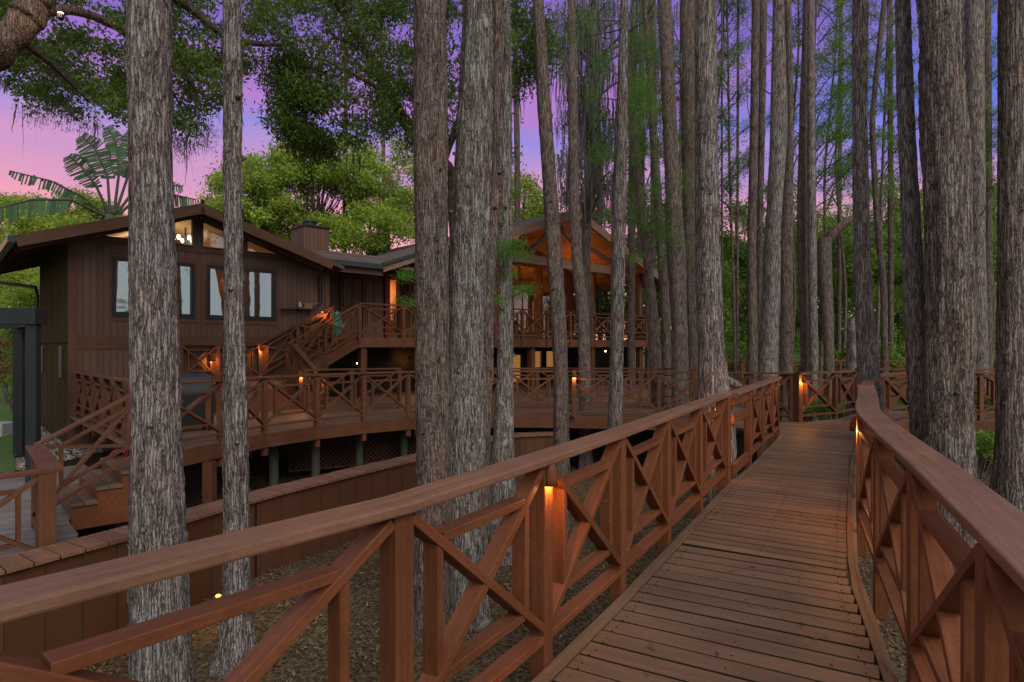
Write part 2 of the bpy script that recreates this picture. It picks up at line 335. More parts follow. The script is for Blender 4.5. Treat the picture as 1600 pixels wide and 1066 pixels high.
def offpoly(pts,off):
    out=[]
    n=len(pts)
    for i,p in enumerate(pts):
        a=Vector(pts[max(i-1,0)][:2]); b=Vector(p[:2]); c=Vector(pts[min(i+1,n-1)][:2])
        d1=(b-a).normalized() if i>0 else (c-b).normalized(); d2=(c-b).normalized() if i<n-1 else d1
        n1=Vector((-d1.y,d1.x)); n2=Vector((-d2.y,d2.x)); m=(n1+n2).normalized(); k=1/max(.5,m.dot(n1))
        out.append(b+m*off*k)
    return out
def ribbon(mb,pts,zs,w,th,ext=.05,off=0):
    """flat board along a polyline, top at zs"""
    pts=[Vector(p[:2]) for p in pts]; 
    d=(pts[1]-pts[0]).normalized(); pts[0]=pts[0]-d*ext; d=(pts[-1]-pts[-2]).normalized(); pts[-1]=pts[-1]+d*ext
    A=offpoly(pts,w/2+off); B=offpoly(pts,-w/2+off); n=len(pts); base=len(mb.v); cu=random.uniform(0,30); c0=cu; pv=pts[0]
    for a,b,z,pp_ in zip(A,B,zs,pts):
        cu+=(pp_-pv).length; pv=pp_; mb.g+=[(cu,0,0),(cu,w,0),(cu,w,th),(cu,0,th)]
        mb.v+= [(a.x,a.y,z-th),(b.x,b.y,z-th),(b.x,b.y,z),(a.x,a.y,z)]
    for i in range(n-1):
        o=base+i*4
        for j in range(4): mb.f.append((o+j,o+4+j,o+4+(j+1)%4,o+(j+1)%4)[::-1])
    mb.f.append((base,base+1,base+2,base+3)); o=base+(n-1)*4; mb.f.append((o+3,o+2,o+1,o))
def railing(pts,label,zs=0.0,group='cross braced wooden railings',near=False,cw=.155,posts=None,drop=.0,skip=(),name='wooden_railing',cat='railing',pw=.089,caps=None,capmat=None,hh=1.01,wide={}):
    n=len(pts); zs=zs if hasattr(zs,'__len__') else [zs]*n
    root=empty(name,(pts[0][0],pts[0][1],zs[0])); tag(root,label,cat,group)
    inv=Vector((-pts[0][0],-pts[0][1],-zs[0]))
    mat=M['rail'] if near else M['railfar']; bev=.004 if near else 0
    ch=[]
    for i,p in enumerate(pts):
        if posts and i not in posts: continue
        a=pts[max(i-1,0)]; b=pts[min(i+1,n-1)]; d=Vector((b[0]-a[0],b[1]-a[1],0)).normalized(); nn=Vector((-d.y,d.x,0)); w_=wide.get(i,pw)/2
        mb=MB(); c=Vector((p[0],p[1],0)); lo=zs[i]-drop; hi=zs[i]+hh-.001
        e=d*w_; f=nn*w_; q=[c-e-f,c+e-f,c+e+f,c-e+f]
        mb.hexa([v+Vector((0,0,lo)) for v in q]+[v+Vector((0,0,hi)) for v in q]); mb.build('post',mat,root,bevel=bev*1.6)
    for i in range(n-1):
        if i in skip: continue
        bay(root,pts[i],pts[i+1],zs[i],zs[i+1],pw,mat,bev,hh)
    mb=MB(); ribbon(mb,pts if caps is None else caps,([z+hh+.04 for z in zs] if caps is None else [zs[0]+hh+.04]*len(caps)),cw,.04); mb.build('cap_rail',capmat or (M['cap'] if near else M['railfar']),root,bevel=.009 if near else .004)
    for c in root.children:
        c.location=inv
    return root
def smooth_path(P,m=5):
    out=[]; n=len(P); V=[Vector(p) for p in P]
    for i in range(n-1):
        a=V[max(i-1,0)]; b=V[i]; c=V[i+1]; e=V[min(i+2,n-1)]
        for k in range(m):
            u=k/m; q=.5*((2*b)+(c-a)*u+(2*a-5*b+4*c-e)*u*u+(3*b-a-3*c+e)*u**3); out.append((q.x,q.y))
    return out+[tuple(P[-1])]
def post_lamp(x,y,z,ang,label,e=3.0,r=.035,h=.13):
    """half-round brown hood fixed on a post face; ang = heading of the face normal (deg)"""
    root=empty('post_lamp',(x,y,z),R(ang)); tag(root,label,'lamp','hooded lamps on the railing posts')
    m=MB(); k=10; prof=[(.012,h),(r*.6,h*.9),(r*.92,h*.6),(r,h*.25),(r,0)]
    for rr,zz in prof:
        for j in range(k+1):
            t=-math.pi/2+math.pi*j/k; m.v.append((rr*1.15*math.cos(t)+.002,rr*math.sin(t),zz))
    for i in range(len(prof)-1):
        for j in range(k): a=i*(k+1)+j; m.f.append((a,a+1,a+k+2,a+k+1))
    m.f.append(tuple(range(k,-1,-1)))
    ho=m.build('hood',M['rail'],root,smooth=True); s=ho.modifiers.new('solid','SOLIDIFY'); s.thickness=.003
    b=MB(); b.lathe([(.004,.035),(.011,.028),(.012,.012),(.005,.0)],(.018,0,.012),10); b.build('bulb',M['bulb'],root,smooth=True)
    ld=bpy.data.lights.new('lamp_light','POINT'); ld.energy=e; ld.color=(1,.36,.07); ld.shadow_soft_size=.012
    lo=bpy.data.objects.new('lamp_light',ld); C.objects.link(lo); lo.parent=root; lo.location=(.034,0,.004)
    return root
U=Vector((math.cos(HA),math.sin(HA))); BK=Vector((-U.y,U.x)); O=Vector((-10.2,14.0))
def hw(t,b): v=O+U*t+BK*b; return (v.x,v.y)     # house frame -> world
def loc(px,py,b):                               # pixel on the house plane b -> (t,z)
    r=(px-800)/F; o=O+BK*b; t=(r*o.y-o.x)/(U.x-r*U.y); Y=o.y+U.y*t; return t,EYE+(HZ-py)/F*Y

# ---- walkway rails
LA=[(-2.2,.15),(-1.25,1.21),(-.415,2.19),(.15,3.10),(.70,4.02),(1.25,4.98),(1.83,6.0),(2.49,7.16)]
railing(LA,'near left boardwalk railing with wide sloping cap and lit post lamp',near=True,drop=.25,cw=.155,wide={7:.15})
LB=[(2.60,7.22),(3.22,8.30),(3.80,9.30),(4.36,10.25),(4.83,11.1)]
railing(LB,'short left boardwalk railing beyond the wide post beside the grey root flare',near=True,drop=.25,cw=.16,skip=(0,),posts=[1,2,3,4])
o_=empty('rail_gate',(2.6,7.22,0)); tag(o_,'plain panel of two wide boards between wide post and next railing post','railing panel')
m=MB(); m.bar((0.06,.10,.12),(.58,1.0,.12),.04,.13); m.build('board',M['rail'],o_,bevel=.004); m=MB(); m.bar((0.06,.10,.72),(.58,1.0,.72),.04,.10); m.build('board',M['rail'],o_,bevel=.004)
m=MB(); m.bar((0.06,.10,.94),(.58,1.0,.94),.04,.10); m.build('board',M['rail'],o_,bevel=.004)
RA=[(.45,-.75),(.88,.55),(1.42,1.78),(1.96,2.93),(2.52,4.15),(3.10,5.38),(3.84,6.6),(4.43,7.6),(5.0,8.6),(5.75,9.8),(6.6,11.1),(7.45,12.25),(8.95,13.55),(10.25,13.3),(11.8,13.4),(13.4,13.8),(15.2,14.4)]
RC=[(.46,-.75),(.91,.53),(1.47,1.75),(2.0,2.90),(2.55,4.13),(3.14,5.36),(3.86,6.6),(4.44,7.6),(5.0,8.6),(5.75,9.8),(6.6,11.1),(7.45,12.25),(8.95,13.55),(10.25,13.3),(11.8,13.4),(13.4,13.8),(15.2,14.4)]
railing(RA[:9],'right boardwalk railing with broad flat cap curving away beside the walk',near=True,drop=.25,cw=.20,caps=smooth_path(RC[:9]))
railing(RA[8:13],'railing turning right behind the leaning trunk at the end of the walk',drop=.25,cw=.16)
railing(RA[12:],'railing of the side walk passing behind the broadest ridged trunk',drop=.25,cw=.16)
LL=[(6.1,12.95),(7.2,13.55),(8.2,14.5),(9.0,15.35),(10.6,15.2),(12.2,15.2),(14,15.5),(15.6,16.1)]
railing(LL,'far railing facing down the walk with a lamp on its first post',drop=.2,cw=.15,wide={0:.13})
post_lamp(.186,3.078,.90,-31,'near hooded lamp glowing on the left railing post',9,.036)
post_lamp(3.062,5.402,.85,150,'hooded lamp on inner side of the right boardwalk railing',26,.045)
post_lamp(2.452,7.268,.80,59.4,'half hidden lamp beyond the wide post lighting the deck edge',13,.03)
post_lamp(6.17,12.87,.84,-75,'lit lamp on first post of the far railing facing down the walk',16,.05)
# ---- house deck front railing
FR=[(-4.94,10.3),(-4.60,11.3),(-3.95,12.3),(-3.2,13.1),(-2.35,13.75),(-1.2,14.0),(-.1,14.1),(1.1,14.05),(2.3,13.85),(3.3,13.65),(4.3,13.45),(5.2,13.25),(6.0,13.03)]
railing(FR[:5],'front railing of the wooden terrace between the thin trunk and the broad trunks',drop=.42)
railing(FR[4:],'long terrace railing running right behind the slender middle trunks',drop=.42)
cfl=hw(0.02,-7.0); CX=FR[0]
railing([cfl,CX],'short terrace railing behind the nearest left trunk, left of the corner post',drop=.3)
railing([hw(.1,-.4),hw(.1,-1.45),hw(.1,-2.5),hw(.1,-3.55),hw(.1,-4.6),hw(.1,-5.6)],'side railing of the terrace receding to the house corner',drop=.2)
# stair rail down to lower walk
railing([hw(0,-7.05),hw(-1.25,-7.15)],'sloping stair railing left of the nearest left trunk',zs=[0,-.72],drop=.3,skip=())
LWZ=-.72
railing([hw(-1.3,-7.3),hw(-1.35,-9.15)],'short return railing at the foot of the left stairs',zs=LWZ,cw=.2,drop=.1,skip=())
railing([hw(-1.40,-9.25),hw(-2.6,-9.35),hw(-3.9,-9.4)],'low railing leaving the picture at the left edge beside the stair foot',zs=LWZ,cw=.14,drop=.1,wide={0:.15})
# back railing under the upper deck, inner terrace
def hpt(px,py,z,): return gp(px,py,z)
IR=[hpt(477,577,1.05),hpt(550,576,1.05),hpt(624,575,1.05)]
railing(IR,'inner terrace railing below the upper balcony left of broad trunks',cw=.12)
railing([gp(765,575,1.05),gp(840,575,1.05),gp(920,575,1.05),gp(1000,575,1.05),gp(1085,575.5,1.05)],'second terrace railing seen behind the long front one',cw=.12)
# far boardwalk railing in the woods
fx=[(9,25.5),(11,25.6),(13,25.8),(15,26),(17,26),(19,25.8),(21,25.4),(23,25)]
railing(fx,'far woodland railing crossing behind the background trunks',cw=.13,drop=.3)
railing([(p[0],p[1]-1.7) for p in fx],'nearer of the two woodland railings crossing behind the trunks',cw=.13,drop=.3)
# ================================================================== decks
D=Vector((.509,.861)); NR=Vector((.861,-.509))
def toxy(s,l): v=D*s+NR*l; return (v.x,v.y)
def interp(tab,s): return float(np.interp(s,[a for a,b in tab],[b for a,b in tab]))
def sl(p): v=Vector(p[:2]); return (v.dot(D),v.dot(NR))
Ltab=sorted([sl(p) for p in LA[1:]]+[sl(p) for p in LB[1:]]); Ltab=[(s,l+.055) for s,l in Ltab]; Ltab+=[(12.06,-1.9),(14.1,-1.9),(14.2,-1.29),(15.3,-.67),(17.6,-.12)]
Rtab=[(-2,.72),(2.2,.26),(3.42,.09),(4.81,-.10),(6.2,-.15),(7.5,-.18),(9.8,-.22),(11.3,-.19),(12.9,-.09),(14.4,.06),(16.2,.69)]
root=MB(); s=-2.0; k=0; SCR=[]
while s<17.4:
    wv=(.155 if s<4.82 else .138)+rng.uniform(-.002,.002); a=Ltab and interp(Ltab,s+wv/2); b=interp(Rtab,s+wv/2)
    sk=-.045 if s<4.82 else 0.0
    if b-a>.1:
        dz=rng.uniform(-.002,.002); g=.007
        e0=.075 if s<12 else 0
        s2=sk*1.0; SCR.append((s,wv))
        c=[toxy(s+g+s2*.9,a+e0+.004),toxy(s+g,b-e0*.55-.004),toxy(s+wv-g,b-e0*.55-.004),toxy(s+wv-g+s2*.9,a+e0+.004)]
        root.hexa([(x,y,-.038) for x,y in c]+[(x,y,dz) for x,y in c])
    s+=wv
jj=MB(); Lp=[toxy(s_,interp(Ltab,s_)+.09) for s_ in (-1.5,0,2,5,7.4,9,11.9)]; Rp=[toxy(s_,interp(Rtab,s_)-.09) for s_ in (11.9,10,7.6,5.2,3,1,-1.5)]; jj.prism([p for p in Rp[::-1]]+Lp[::-1],-.22,-.06); tag(jj.build('boardwalk_gap_shade',M['void']),kind='structure')  # solid dark plate below the boards, standing in for shade in the gaps
SCREW=MB()
for (s_,w0) in SCR:
    if s_>7.5: continue
    a_=interp(Ltab,s_)+.14; b_=interp(Rtab,s_)-.12
    for l_ in (a_,(a_+b_)/2,b_):
        for e_ in (.03,w0-.03):
            x_,y_=toxy(s_+e_,l_+random.uniform(-.008,.008)); SCREW.prism([(x_+.0048*math.cos(q_*1.0472),y_+.0048*math.sin(q_*1.0472)) for q_ in range(6)],-.004,.0032)
tag(SCREW.build('deck_screws',M['edge']),kind='structure')
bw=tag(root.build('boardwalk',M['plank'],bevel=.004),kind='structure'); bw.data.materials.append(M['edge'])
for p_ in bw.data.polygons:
    if p_.index%6 in (2,4): p_.material_index=1  # long side faces take the painted gap shade
ed=MB(); 
lp=[toxy(s,interp(Ltab,s)+.036) for s in [-1,0,1,1.7,2.3,3.5,5,6.5,7.4,8.7,10,11,12]]
ribbon(ed,lp,[.003]*len(lp),.072,.05)
rp=[toxy(s,interp(Rtab,s)-.018) for s in [-1,0,1,2,3,3.6,4.6,5.2,6.2,7.6,8.5,10,11.3,12.9,14.3,16]]
ribbon(ed,rp,[.003]*len(rp),.042,.05); 
ribbon(ed,[toxy(s,interp(Ltab,s)-.01) for s in (-1,0,1,1.7,2.3,5,7.4,9,12)],[-.045]*9,.04,.25); ribbon(ed,[toxy(s,interp(Rtab,s)+.01) for s in (-1,1,3,5.2,7.6,10,12.9,14.3,16)],[-.045]*9,.04,.25)
tag(ed.build('boardwalk_edge',M['plank'],bevel=.003),kind='structure')
def poly_deck(name,pts,z,th,mat,fas=None,fmat=None):
    m=MB(); m.prism(pts,z-th,z); o=tag(m.build(name,mat),kind='structure')
    if fas:
        f=MB(); ribbon(f,fas[0],[z-.004]*len(fas[0]),.04,fas[1],ext=0.02); tag(f.build(name+'_edge',fmat or M['railfar']),kind='structure')
    return o
dk=[cfl,CX]+FR[1:]+[(6.3,13.4),(6.6,15.5),(7.5,20),hw(22,1.2),hw(6.4,1.2),hw(6.4,-.03),hw(.02,-.03)]
front=[(p[0],p[1]) for p in [cfl,CX]+FR[1:]]
poly_deck('terrace_deck',dk,0,.05,M['deckfar'],(offpoly(front,-.05),.26))
poly_deck('side_walk_deck',[(7.0,13.35),(7.45,12.3),(8.95,13.6),(10.25,13.35),(11.8,13.45),(13.4,13.85),(18,15.4),(18,17.2),(14,15.5),(12.2,15.15),(10.6,15.15),(9.0,15.3),(8.2,14.45),(7.25,13.5)],-.006,.05,M['deckfar'],([(7.42,12.22),(8.95,13.48),(10.25,13.23),(11.8,13.33),(13.4,13.73),(18,15.3)],.27))
poly_deck('landing_deck',[(4.85,11.15),(6.75,12.2),(6.2,12.95),(4.9,13.25),(4.3,12.6)],-.008,.05,M['deckfar'])
poly_deck('woodland_boardwalk',[(8.5,23.8),(23,23.3),(23,25),(15,25.9),(8.5,25.4)],0,.08,M['deckfar'],([(8.5,23.75),(23,23.25)],.27))
poly_deck('lower_walk_deck',[hw(-6,-9.35),hw(-1.3,-9.35),hw(-.95,-8.0),hw(-.95,-7.0),hw(-.1,-7.0),hw(-.1,-2.6),hw(-1.5,-2.9),hw(-3.0,-4.0),hw(-6,-5.5)],LWZ,.05,M['deckgrey'])
# under-deck lattice, joist posts
def lattice(x0,y0,x1,y1,z0,z1,label):
    r=empty('lattice_panel',((x0+x1)/2,(y0+y1)/2,z0)); tag(r,label,'lattice','dark lattice under the terrace')
    P=Vector((x0,y0,0)); Q=Vector((x1,y1,0)); d=(Q-P); L=d.length; d.normalize(); c=Vector(r.location)
    m=MB(); H=z1-z0; st=.11
    k=-H
    while k<L:
        for sg in (1,-1):
            a0=max(k,0); b0=min(k+H,L)
            if b0-a0<.03: continue
            za=z0+(a0-k); zb=z0+(b0-k)
            if sg<0: za=z1-(a0-k); zb=z1-(b0-k)
            nn=Vector((-d.y,d.x,0))*.006*sg
            m.bar(P+d*a0+nn+Vector((0,0,za))-c,P+d*b0+nn+Vector((0,0,zb))-c,.008,.03,Vector((-d.y,d.x,0)))
        k+=st
    m.build('slats',M['trim'],r)
    f=MB(); f.bar(P+Vector((0,0,z0+.02))-c,Q+Vector((0,0,z0+.02))-c,.04,.05); f.bar(P+Vector((0,0,z1-.02))-c,Q+Vector((0,0,z1-.02))-c,.04,.05); f.build('lattice_frame',M['trim'],r)
a=gp(425,700,-.5); lattice(-5.0,13.6,-3.7,14.3,-1.2,-.3,'dark lattice under terrace left of the greenish post'); lattice(-3.5,14.4,-2.0,14.9,-1.2,-.3,'dark lattice under terrace right of the pale post')
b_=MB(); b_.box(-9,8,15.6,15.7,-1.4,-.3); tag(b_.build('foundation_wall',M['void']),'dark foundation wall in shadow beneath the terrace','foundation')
def pile(x,y,z0,z1,r,lab,mat='postgreen'):
    m=MB(); m.lathe([(r*1.02,0),(r,.1),(r*.97,z1-z0)],(0,0,0),12); o=m.build('support_post',M[mat],smooth=False); o.location=(x,y,z0); tag(o,lab,'post','round posts carrying the terrace'); 
for px,d,lab in ((420,11.9,'thin dark support post under the terrace nearest the thin trunk'),(487,12.5,'stout greenish support post under the terrace'),(557,13.4,'pale support post under the terrace between lattices'),(628,14.0,'dark support post under the terrace beside the broad trunk')):
    pile((px-800)/F*d,d+.25,-1.4,-.28,.09,lab)
m=MB(); x,y=gp(297,700,-.26); m.box(-.08,.08,-.08,.08,-1.4,-.28); o=m.build('support_post',M['railfar']); o.location=(-4.95,9.95,0); tag(o,'square brown post under the terrace corner beside nearest left trunk','post')
# stairs at the left
st=empty('terrace_stairs',(*hw(0,-6.3),0),HA); tag(st,'brown wooden steps down from terrace with a red hose on them','stairs')
for i in range(4):
    z=-.18*(i+1) if i<3 else -.70
    if i==3: break
    m=MB(); m.box(-.30*(i+1)-.02,-.30*i-.165,-.8,.75,z-.04,z); m.build('tread',M['plank'],st,bevel=.004)
    m=MB(); m.box(-.30*i-.155,-.30*i+.0,-.8,.75,z-.04,z); m.build('tread',M['plank'],st,bevel=.004)
    m=MB(); m.box(-.30*(i+1)+.0,-.30*(i)+.0,-.77,.72,-.9,z-.042); m.build('riser',M['rail'],st)
# red hose coil
hz=empty('garden_hose',(*hw(-.12,-5.75),-.36)); tag(hz,'coiled red hose lying on the left stairs','hose'); m=MB()
pts=[]
for i in range(120):
    t=i/120*2*math.pi*5; pts.append((.10*math.cos(t)*(1+.25*math.sin(t*.37)),.10*math.sin(t*1.1),.17+.13*math.sin(t+.5)+.02*math.sin(i)))
m.tube(pts,.014,6); m.build('coil',M['red'],hz,smooth=True)
# ================================================================== capped skirt wall
SW=[(-7.2,3.2),(-5.6,4.5),(-4.6,5.45),(-4.02,6.55),(-3.72,7.3),(-3.25,8.3),(-2.55,9.5),(-1.62,11.0),(-1.0,12.1),(-.55,13.0),(.1,13.6),(1.1,13.85)]
sw=empty('capped_wall',(SW[3][0],SW[3][1],-1.4)); tag(sw,'long low brown boarded wall with plank cap curving past the trunks','wall')
m=MB(); ribbon(m,SW,[-.40]*len(SW),.30,1.05); o=m.build('boarding',M['skirt'],sw); o.location=(-sw.location[0],-sw.location[1],1.4)
# grooves as real thin battens along the face
m=MB(); pl=offpoly(SW,-.152); cum=0
for i in range(len(pl)-1):
    a,b=pl[i],pl[i+1]; L=(b-a).length; n=max(1,int(L/.3))
    for k in range(n):
        p=a+(b-a)*(k/n); d=(b-a).normalized(); m.bar((p.x-d.x*.004,p.y-d.y*.004,-.9),(p.x+d.x*.004,p.y+d.y*.004,-.9),.004,.98)
o=m.build('groove_strip',M['void'],sw); o.location=(-sw.location[0],-sw.location[1],1.4)
m=MB(); A=offpoly(SW,.21); B=offpoly(SW,-.21)
for i in range(len(SW)-1):
    a0,a1,b0,b1=A[i],A[i+1],B[i],B[i+1]; n=max(1,round((a1-a0).length/.2))
    for k in range(n):
        g=.007/(a1-a0).length; u0=k/n+g; u1=(k+1)/n-g; dz=rng.uniform(-.003,.003)
        q=[b0.lerp(b1,u0),b0.lerp(b1,u1),a0.lerp(a1,u1),a0.lerp(a1,u0)]
        m.hexa([(v.x,v.y,-.392) for v in q]+[(v.x,v.y,-.352+dz) for v in q])
o=m.build('cap_boards',M['cap'],sw,bevel=.003); o.location=(-sw.location[0],-sw.location[1],1.4)
# ================================================================== house (local frame: x along front, y back, z up)
H=empty('house',(O.x,O.y,0),HA); tag(H,'dark brown timber lodge with lit gable windows and balcony wing behind the trunks','house')
def roofL(t): return 5.23-(.345*(2.66-t) if t<2.66 else .315*(t-2.66))
def clz(t): return roofL(t)-.27
def strips(mb,bk,holes,topf,z0,y0,y1):
    for a,b in zip(bk[:-1],bk[1:]):
        mid=(a+b)/2; segs=[]; cur=(z0,z0)
        for (h0,h1,zb,zt) in sorted([h for h in holes if h[0]-1e-4<=a and b<=h[1]+1e-4],key=lambda h:h[2]):
            segs.append((cur,(zb,zb))); cur=(zt(a),zt(b)) if callable(zt) else (zt,zt)
        segs.append((cur,(topf(a),topf(b))))
        for (l,u) in segs:
            if max(u[0]-l[0],u[1]-l[1])<.005: continue
            mb.hexa([(a,y0,l[0]),(b,y0,l[1]),(b,y1,l[1]),(a,y1,l[0]),(a,y0,max(u[0],l[0]+.001)),(b,y0,max(u[1],l[1]+.001)),(b,y1,max(u[1],l[1]+.001)),(a,y1,max(u[0],l[0]+.001))])
cl=[(.72,1.55),(1.73,2.62),(2.88,3.83),(4.01,4.95)]
wins=[(.90,2.60),(3.02,4.72)]
bk=sorted(set([0,6.4,2.66]+[x for c in cl for x in c]+[x for c in wins for x in c]))
holes=[(a,b,2.40,3.70) for a,b in wins]+[(a,b,4.22,lambda t:max(4.225,clz(t))) for a,b in cl]
mb=MB(); strips(mb,bk,holes,lambda t:roofL(t)-.14,-1.2,0,.14); wl=mb.build('front_wall',M['siding'],H)
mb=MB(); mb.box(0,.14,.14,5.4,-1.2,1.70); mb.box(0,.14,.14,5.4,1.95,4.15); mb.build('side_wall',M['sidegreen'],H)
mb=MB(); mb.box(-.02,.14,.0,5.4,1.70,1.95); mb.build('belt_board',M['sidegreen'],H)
mb=MB(); mb.box(.14,6.4,5.26,5.4,-1.2,4.2); mb.box(6.26,6.4,.14,5.26,-1.2,4.1); mb.build('back_wall',M['siding'],H)
tr=MB(); tr.box(-.02,.14,-.022,0,-1.2,4.12); tr.box(6.28,6.42,-.03,0,-1.2,4.0); tr.box(.14,6.28,-.02,0,1.55,1.88)
tr.box(.78,2.72,-.02,0,2.22,2.33); tr.box(2.90,4.84,-.02,0,2.22,2.33); tr.box(.78,2.72,-.02,0,3.77,3.87); tr.box(2.90,4.84,-.02,0,3.77,3.87)
tr.box(.78,.84,-.02,0,2.33,3.77); tr.box(2.66,2.72,-.02,0,2.33,3.77); tr.box(2.90,2.96,-.02,0,2.33,3.77); tr.box(4.78,4.84,-.02,0,2.33,3.77); tr.box(.14,6.28,-.018,0,4.06,4.14)
tr.build('trim_boards',M['trim'],H)
for a,b in wins:
    f=MB(); z0,z1=2.40,3.70; wd=.075
    f.box(a-.07,b+.07,-.035,.05,z0-.07,z0+.02); f.box(a-.07,b+.07,-.035,.05,z1-.02,z1+.07); f.box(a-.07,a+.02,-.035,.05,z0+.02,z1-.02); f.box(b-.02,b+.07,-.035,.05,z0+.02,z1-.02)
    f.box(a+.02,b-.02,.02,.03,z0+.02,z0+.045)
    fo=f.build('window',M['frame'],H); p=MB(); p.box(a,b,.03,.036,z0,z1); p.build('pane',M['glass2'],fo)
for a,b in cl:
    f=MB()
    n=1
    f.bar((a,0,4.22),(b,0,4.22),.06,.035,(0,1,0)); f.bar((a,0,max(4.24,clz(a))),(b,0,max(4.24,clz(b))),.06,.035,(0,1,0))
    fo=f.build('gable_window',M['trim'],H); p=MB(); p.hexa([(a,.03,4.22),(b,.03,4.22),(b,.036,4.22),(a,.036,4.22),(a,.03,max(4.23,clz(a))),(b,.03,max(4.23,clz(b))),(b,.036,max(4.23,clz(b))),(a,.036,max(4.23,clz(a)))]); p.build('pane',M['glass'],fo)
# side windows
for y0,y1 in ((.9,1.35),(4.4,4.9)):
    f=MB(); f.box(-.03,.0,y0-.06,y1+.06,.85,1.62); fo=f.build('side_window',M['frame'],H); p=MB(); p.box(-.036,-.031,y0,y1,.92,1.55); p.build('pane',M['frame'],fo)
# interior room
mb=MB(); strips(mb,[.14,2.66,6.26],[],lambda t:roofL(t)-.15,1.9,4.3,4.4); mb.box(.2,.24,.2,4.3,1.9,4.1); mb.box(6.1,6.14,.2,4.3,1.9,4.1); mb.build('inner_wall',M['warmwall'],H)
mb=MB(); mb.box(.14,6.26,.14,4.3,1.8,1.9); mb.build('inner_floor',M['orangewood'],H)
mb=MB(); mb.box(3.9,4.25,2.6,4.2,1.9,3.9); mb.box(4.6,4.75,3.4,4.2,1.9,3.9); mb.build('inner_cupboard',M['orangewood'],H)
mb=MB(); mb.bar((1.2,3.4,1.95),(2.45,3.2,4.4),.16,.2); mb.bar((2.1,3.4,3.9),(3.3,3.4,3.9),.12,.16); mb.build('inner_beam',M['orangewood'],H)
mb=MB(); mb.hexa([(.2,.14,roofL(.2)-.2),(2.66,.14,5.03),(2.66,4.3,5.03),(.2,4.3,roofL(.2)-.2),(.2,.14,roofL(.2)-.16),(2.66,.14,5.07),(2.66,4.3,5.07),(.2,4.3,roofL(.2)-.16)])
mb.hexa([(2.66,.14,5.03),(6.2,.14,roofL(6.2)-.2),(6.2,4.3,roofL(6.2)-.2),(2.66,4.3,5.03),(2.66,.14,5.07),(6.2,.14,roofL(6.2)-.16),(6.2,4.3,roofL(6.2)-.16),(2.66,4.3,5.07)]); mb.build('inner_ceiling',M['warmwall'],H)
# roof of left wing
def slab(t0,z0,t1,z1,y0,y1,th,name,mat,par=H):
    m=MB(); m.hexa([(t0,y0,z0-th),(t1,y0,z1-th),(t1,y1,z1-th),(t0,y1,z0-th),(t0,y0,z0),(t1,y0,z1),(t1,y1,z1),(t0,y1,z0)]); return m.build(name,mat,par)
slab(-1.0,roofL(-1.0),2.66,5.23,-.62,7.6,.10,'roof',M['roof']); slab(2.66,5.23,6.6,roofL(6.6),-.62,7.6,.10,'roof',M['roof'])
f=MB(); f.bar((-1.0,-.66,roofL(-1)-.13),(2.68,-.66,5.23-.13),.06,.25,(0,1,0)); f.bar((2.64,-.66,5.23-.13),(6.2,-.66,roofL(6.2)-.13),.06,.25,(0,1,0)); f.build('rake_board',M['trim'],H)
f=MB(); f.bar((-.9,-.35,roofL(-.9)-.22),(2.66,-.35,5.0),.05,.2,(0,1,0)); f.bar((2.66,-.35,5.0),(6.1,-.35,roofL(6.1)-.22),.05,.2,(0,1,0))
for y in np.arange(.3,7.4,.8): f.bar((-.95,y,roofL(-.95)-.18),(.3,y,roofL(.3)-.18),.05,.14,(0,1,0))
f.build('rafters',M['trim'],H)
f=MB(); f.lathe([(.02,0),(.05,.04),(.05,.09),(.02,.13)],(2.66,-.66,5.2),8); f.build('ridge_cap',M['roof'],H)
g=MB(); g.box(-1.14,-1.01,-.68,7.6,3.80,3.94); g.build('gutter',M['gutter'],H)
g=MB(); g.tube([(-1.07,7.4,3.8),(-1.07,7.3,3.6),(-.5,6.1,3.45),(-.08,5.5,3.35),(-.06,5.4,3.1),(-.06,5.4,-.6)],.05,8); g.build('downspout',M['black'],H,smooth=True)
# chimney
tc0,_=loc(475,350,2.2); tc1,_=loc(514,350,2.2)
mb=MB(); mb.box(tc0,tc1,2.2,3.2,3.9,5.62); ch=mb.build('chimney',M['siding'],H)
mb=MB(); mb.box(tc0-.05,tc1+.05,2.15,3.25,5.62,5.68); mb.lathe([(.22,0),(.22,.12),(.25,.14),(.25,.2),(.05,.24)],((tc0+tc1)/2-.05,2.6,5.68),14); mb.build('chimney_cap',M['black'],ch)
# middle part
mb=MB(); mb.hexa([(5.9,-.34,4.12),(11,-.34,4.12),(11,2.5,4.86),(5.9,2.5,4.86),(5.9,-.34,4.2),(11,-.34,4.2),(11,2.5,4.94),(5.9,2.5,4.94)]); mb.hexa([(5.9,2.5,4.86),(11,2.5,4.86),(11,7,3.9),(5.9,7,3.9),(5.9,2.5,4.94),(11,2.5,4.94),(11,7,3.98),(5.9,7,3.98)]); mb.build('roof',M['roof'],H)
g=MB(); g.box(6.25,8.05,-.46,-.34,4.05,4.2); g.build('gutter',M['gutter'],H)
g=MB(); g.box(6.2,8.1,-.33,-.30,3.86,4.1); g.build('fascia_board',M['trim'],H)
tdl,_=loc(530,450,1.5); tdr,_=loc(597,450,1.5); tg0,_=loc(606,450,1.5); tg1,_=loc(622,450,1.5); te=10.4
mb=MB(); strips(mb,[6.4,tg0,tg1,te],[(tg0,tg1,2.1,4.0)],lambda t:4.7,-.2,1.5,1.64); mb.build('entry_wall',M['siding'],H)
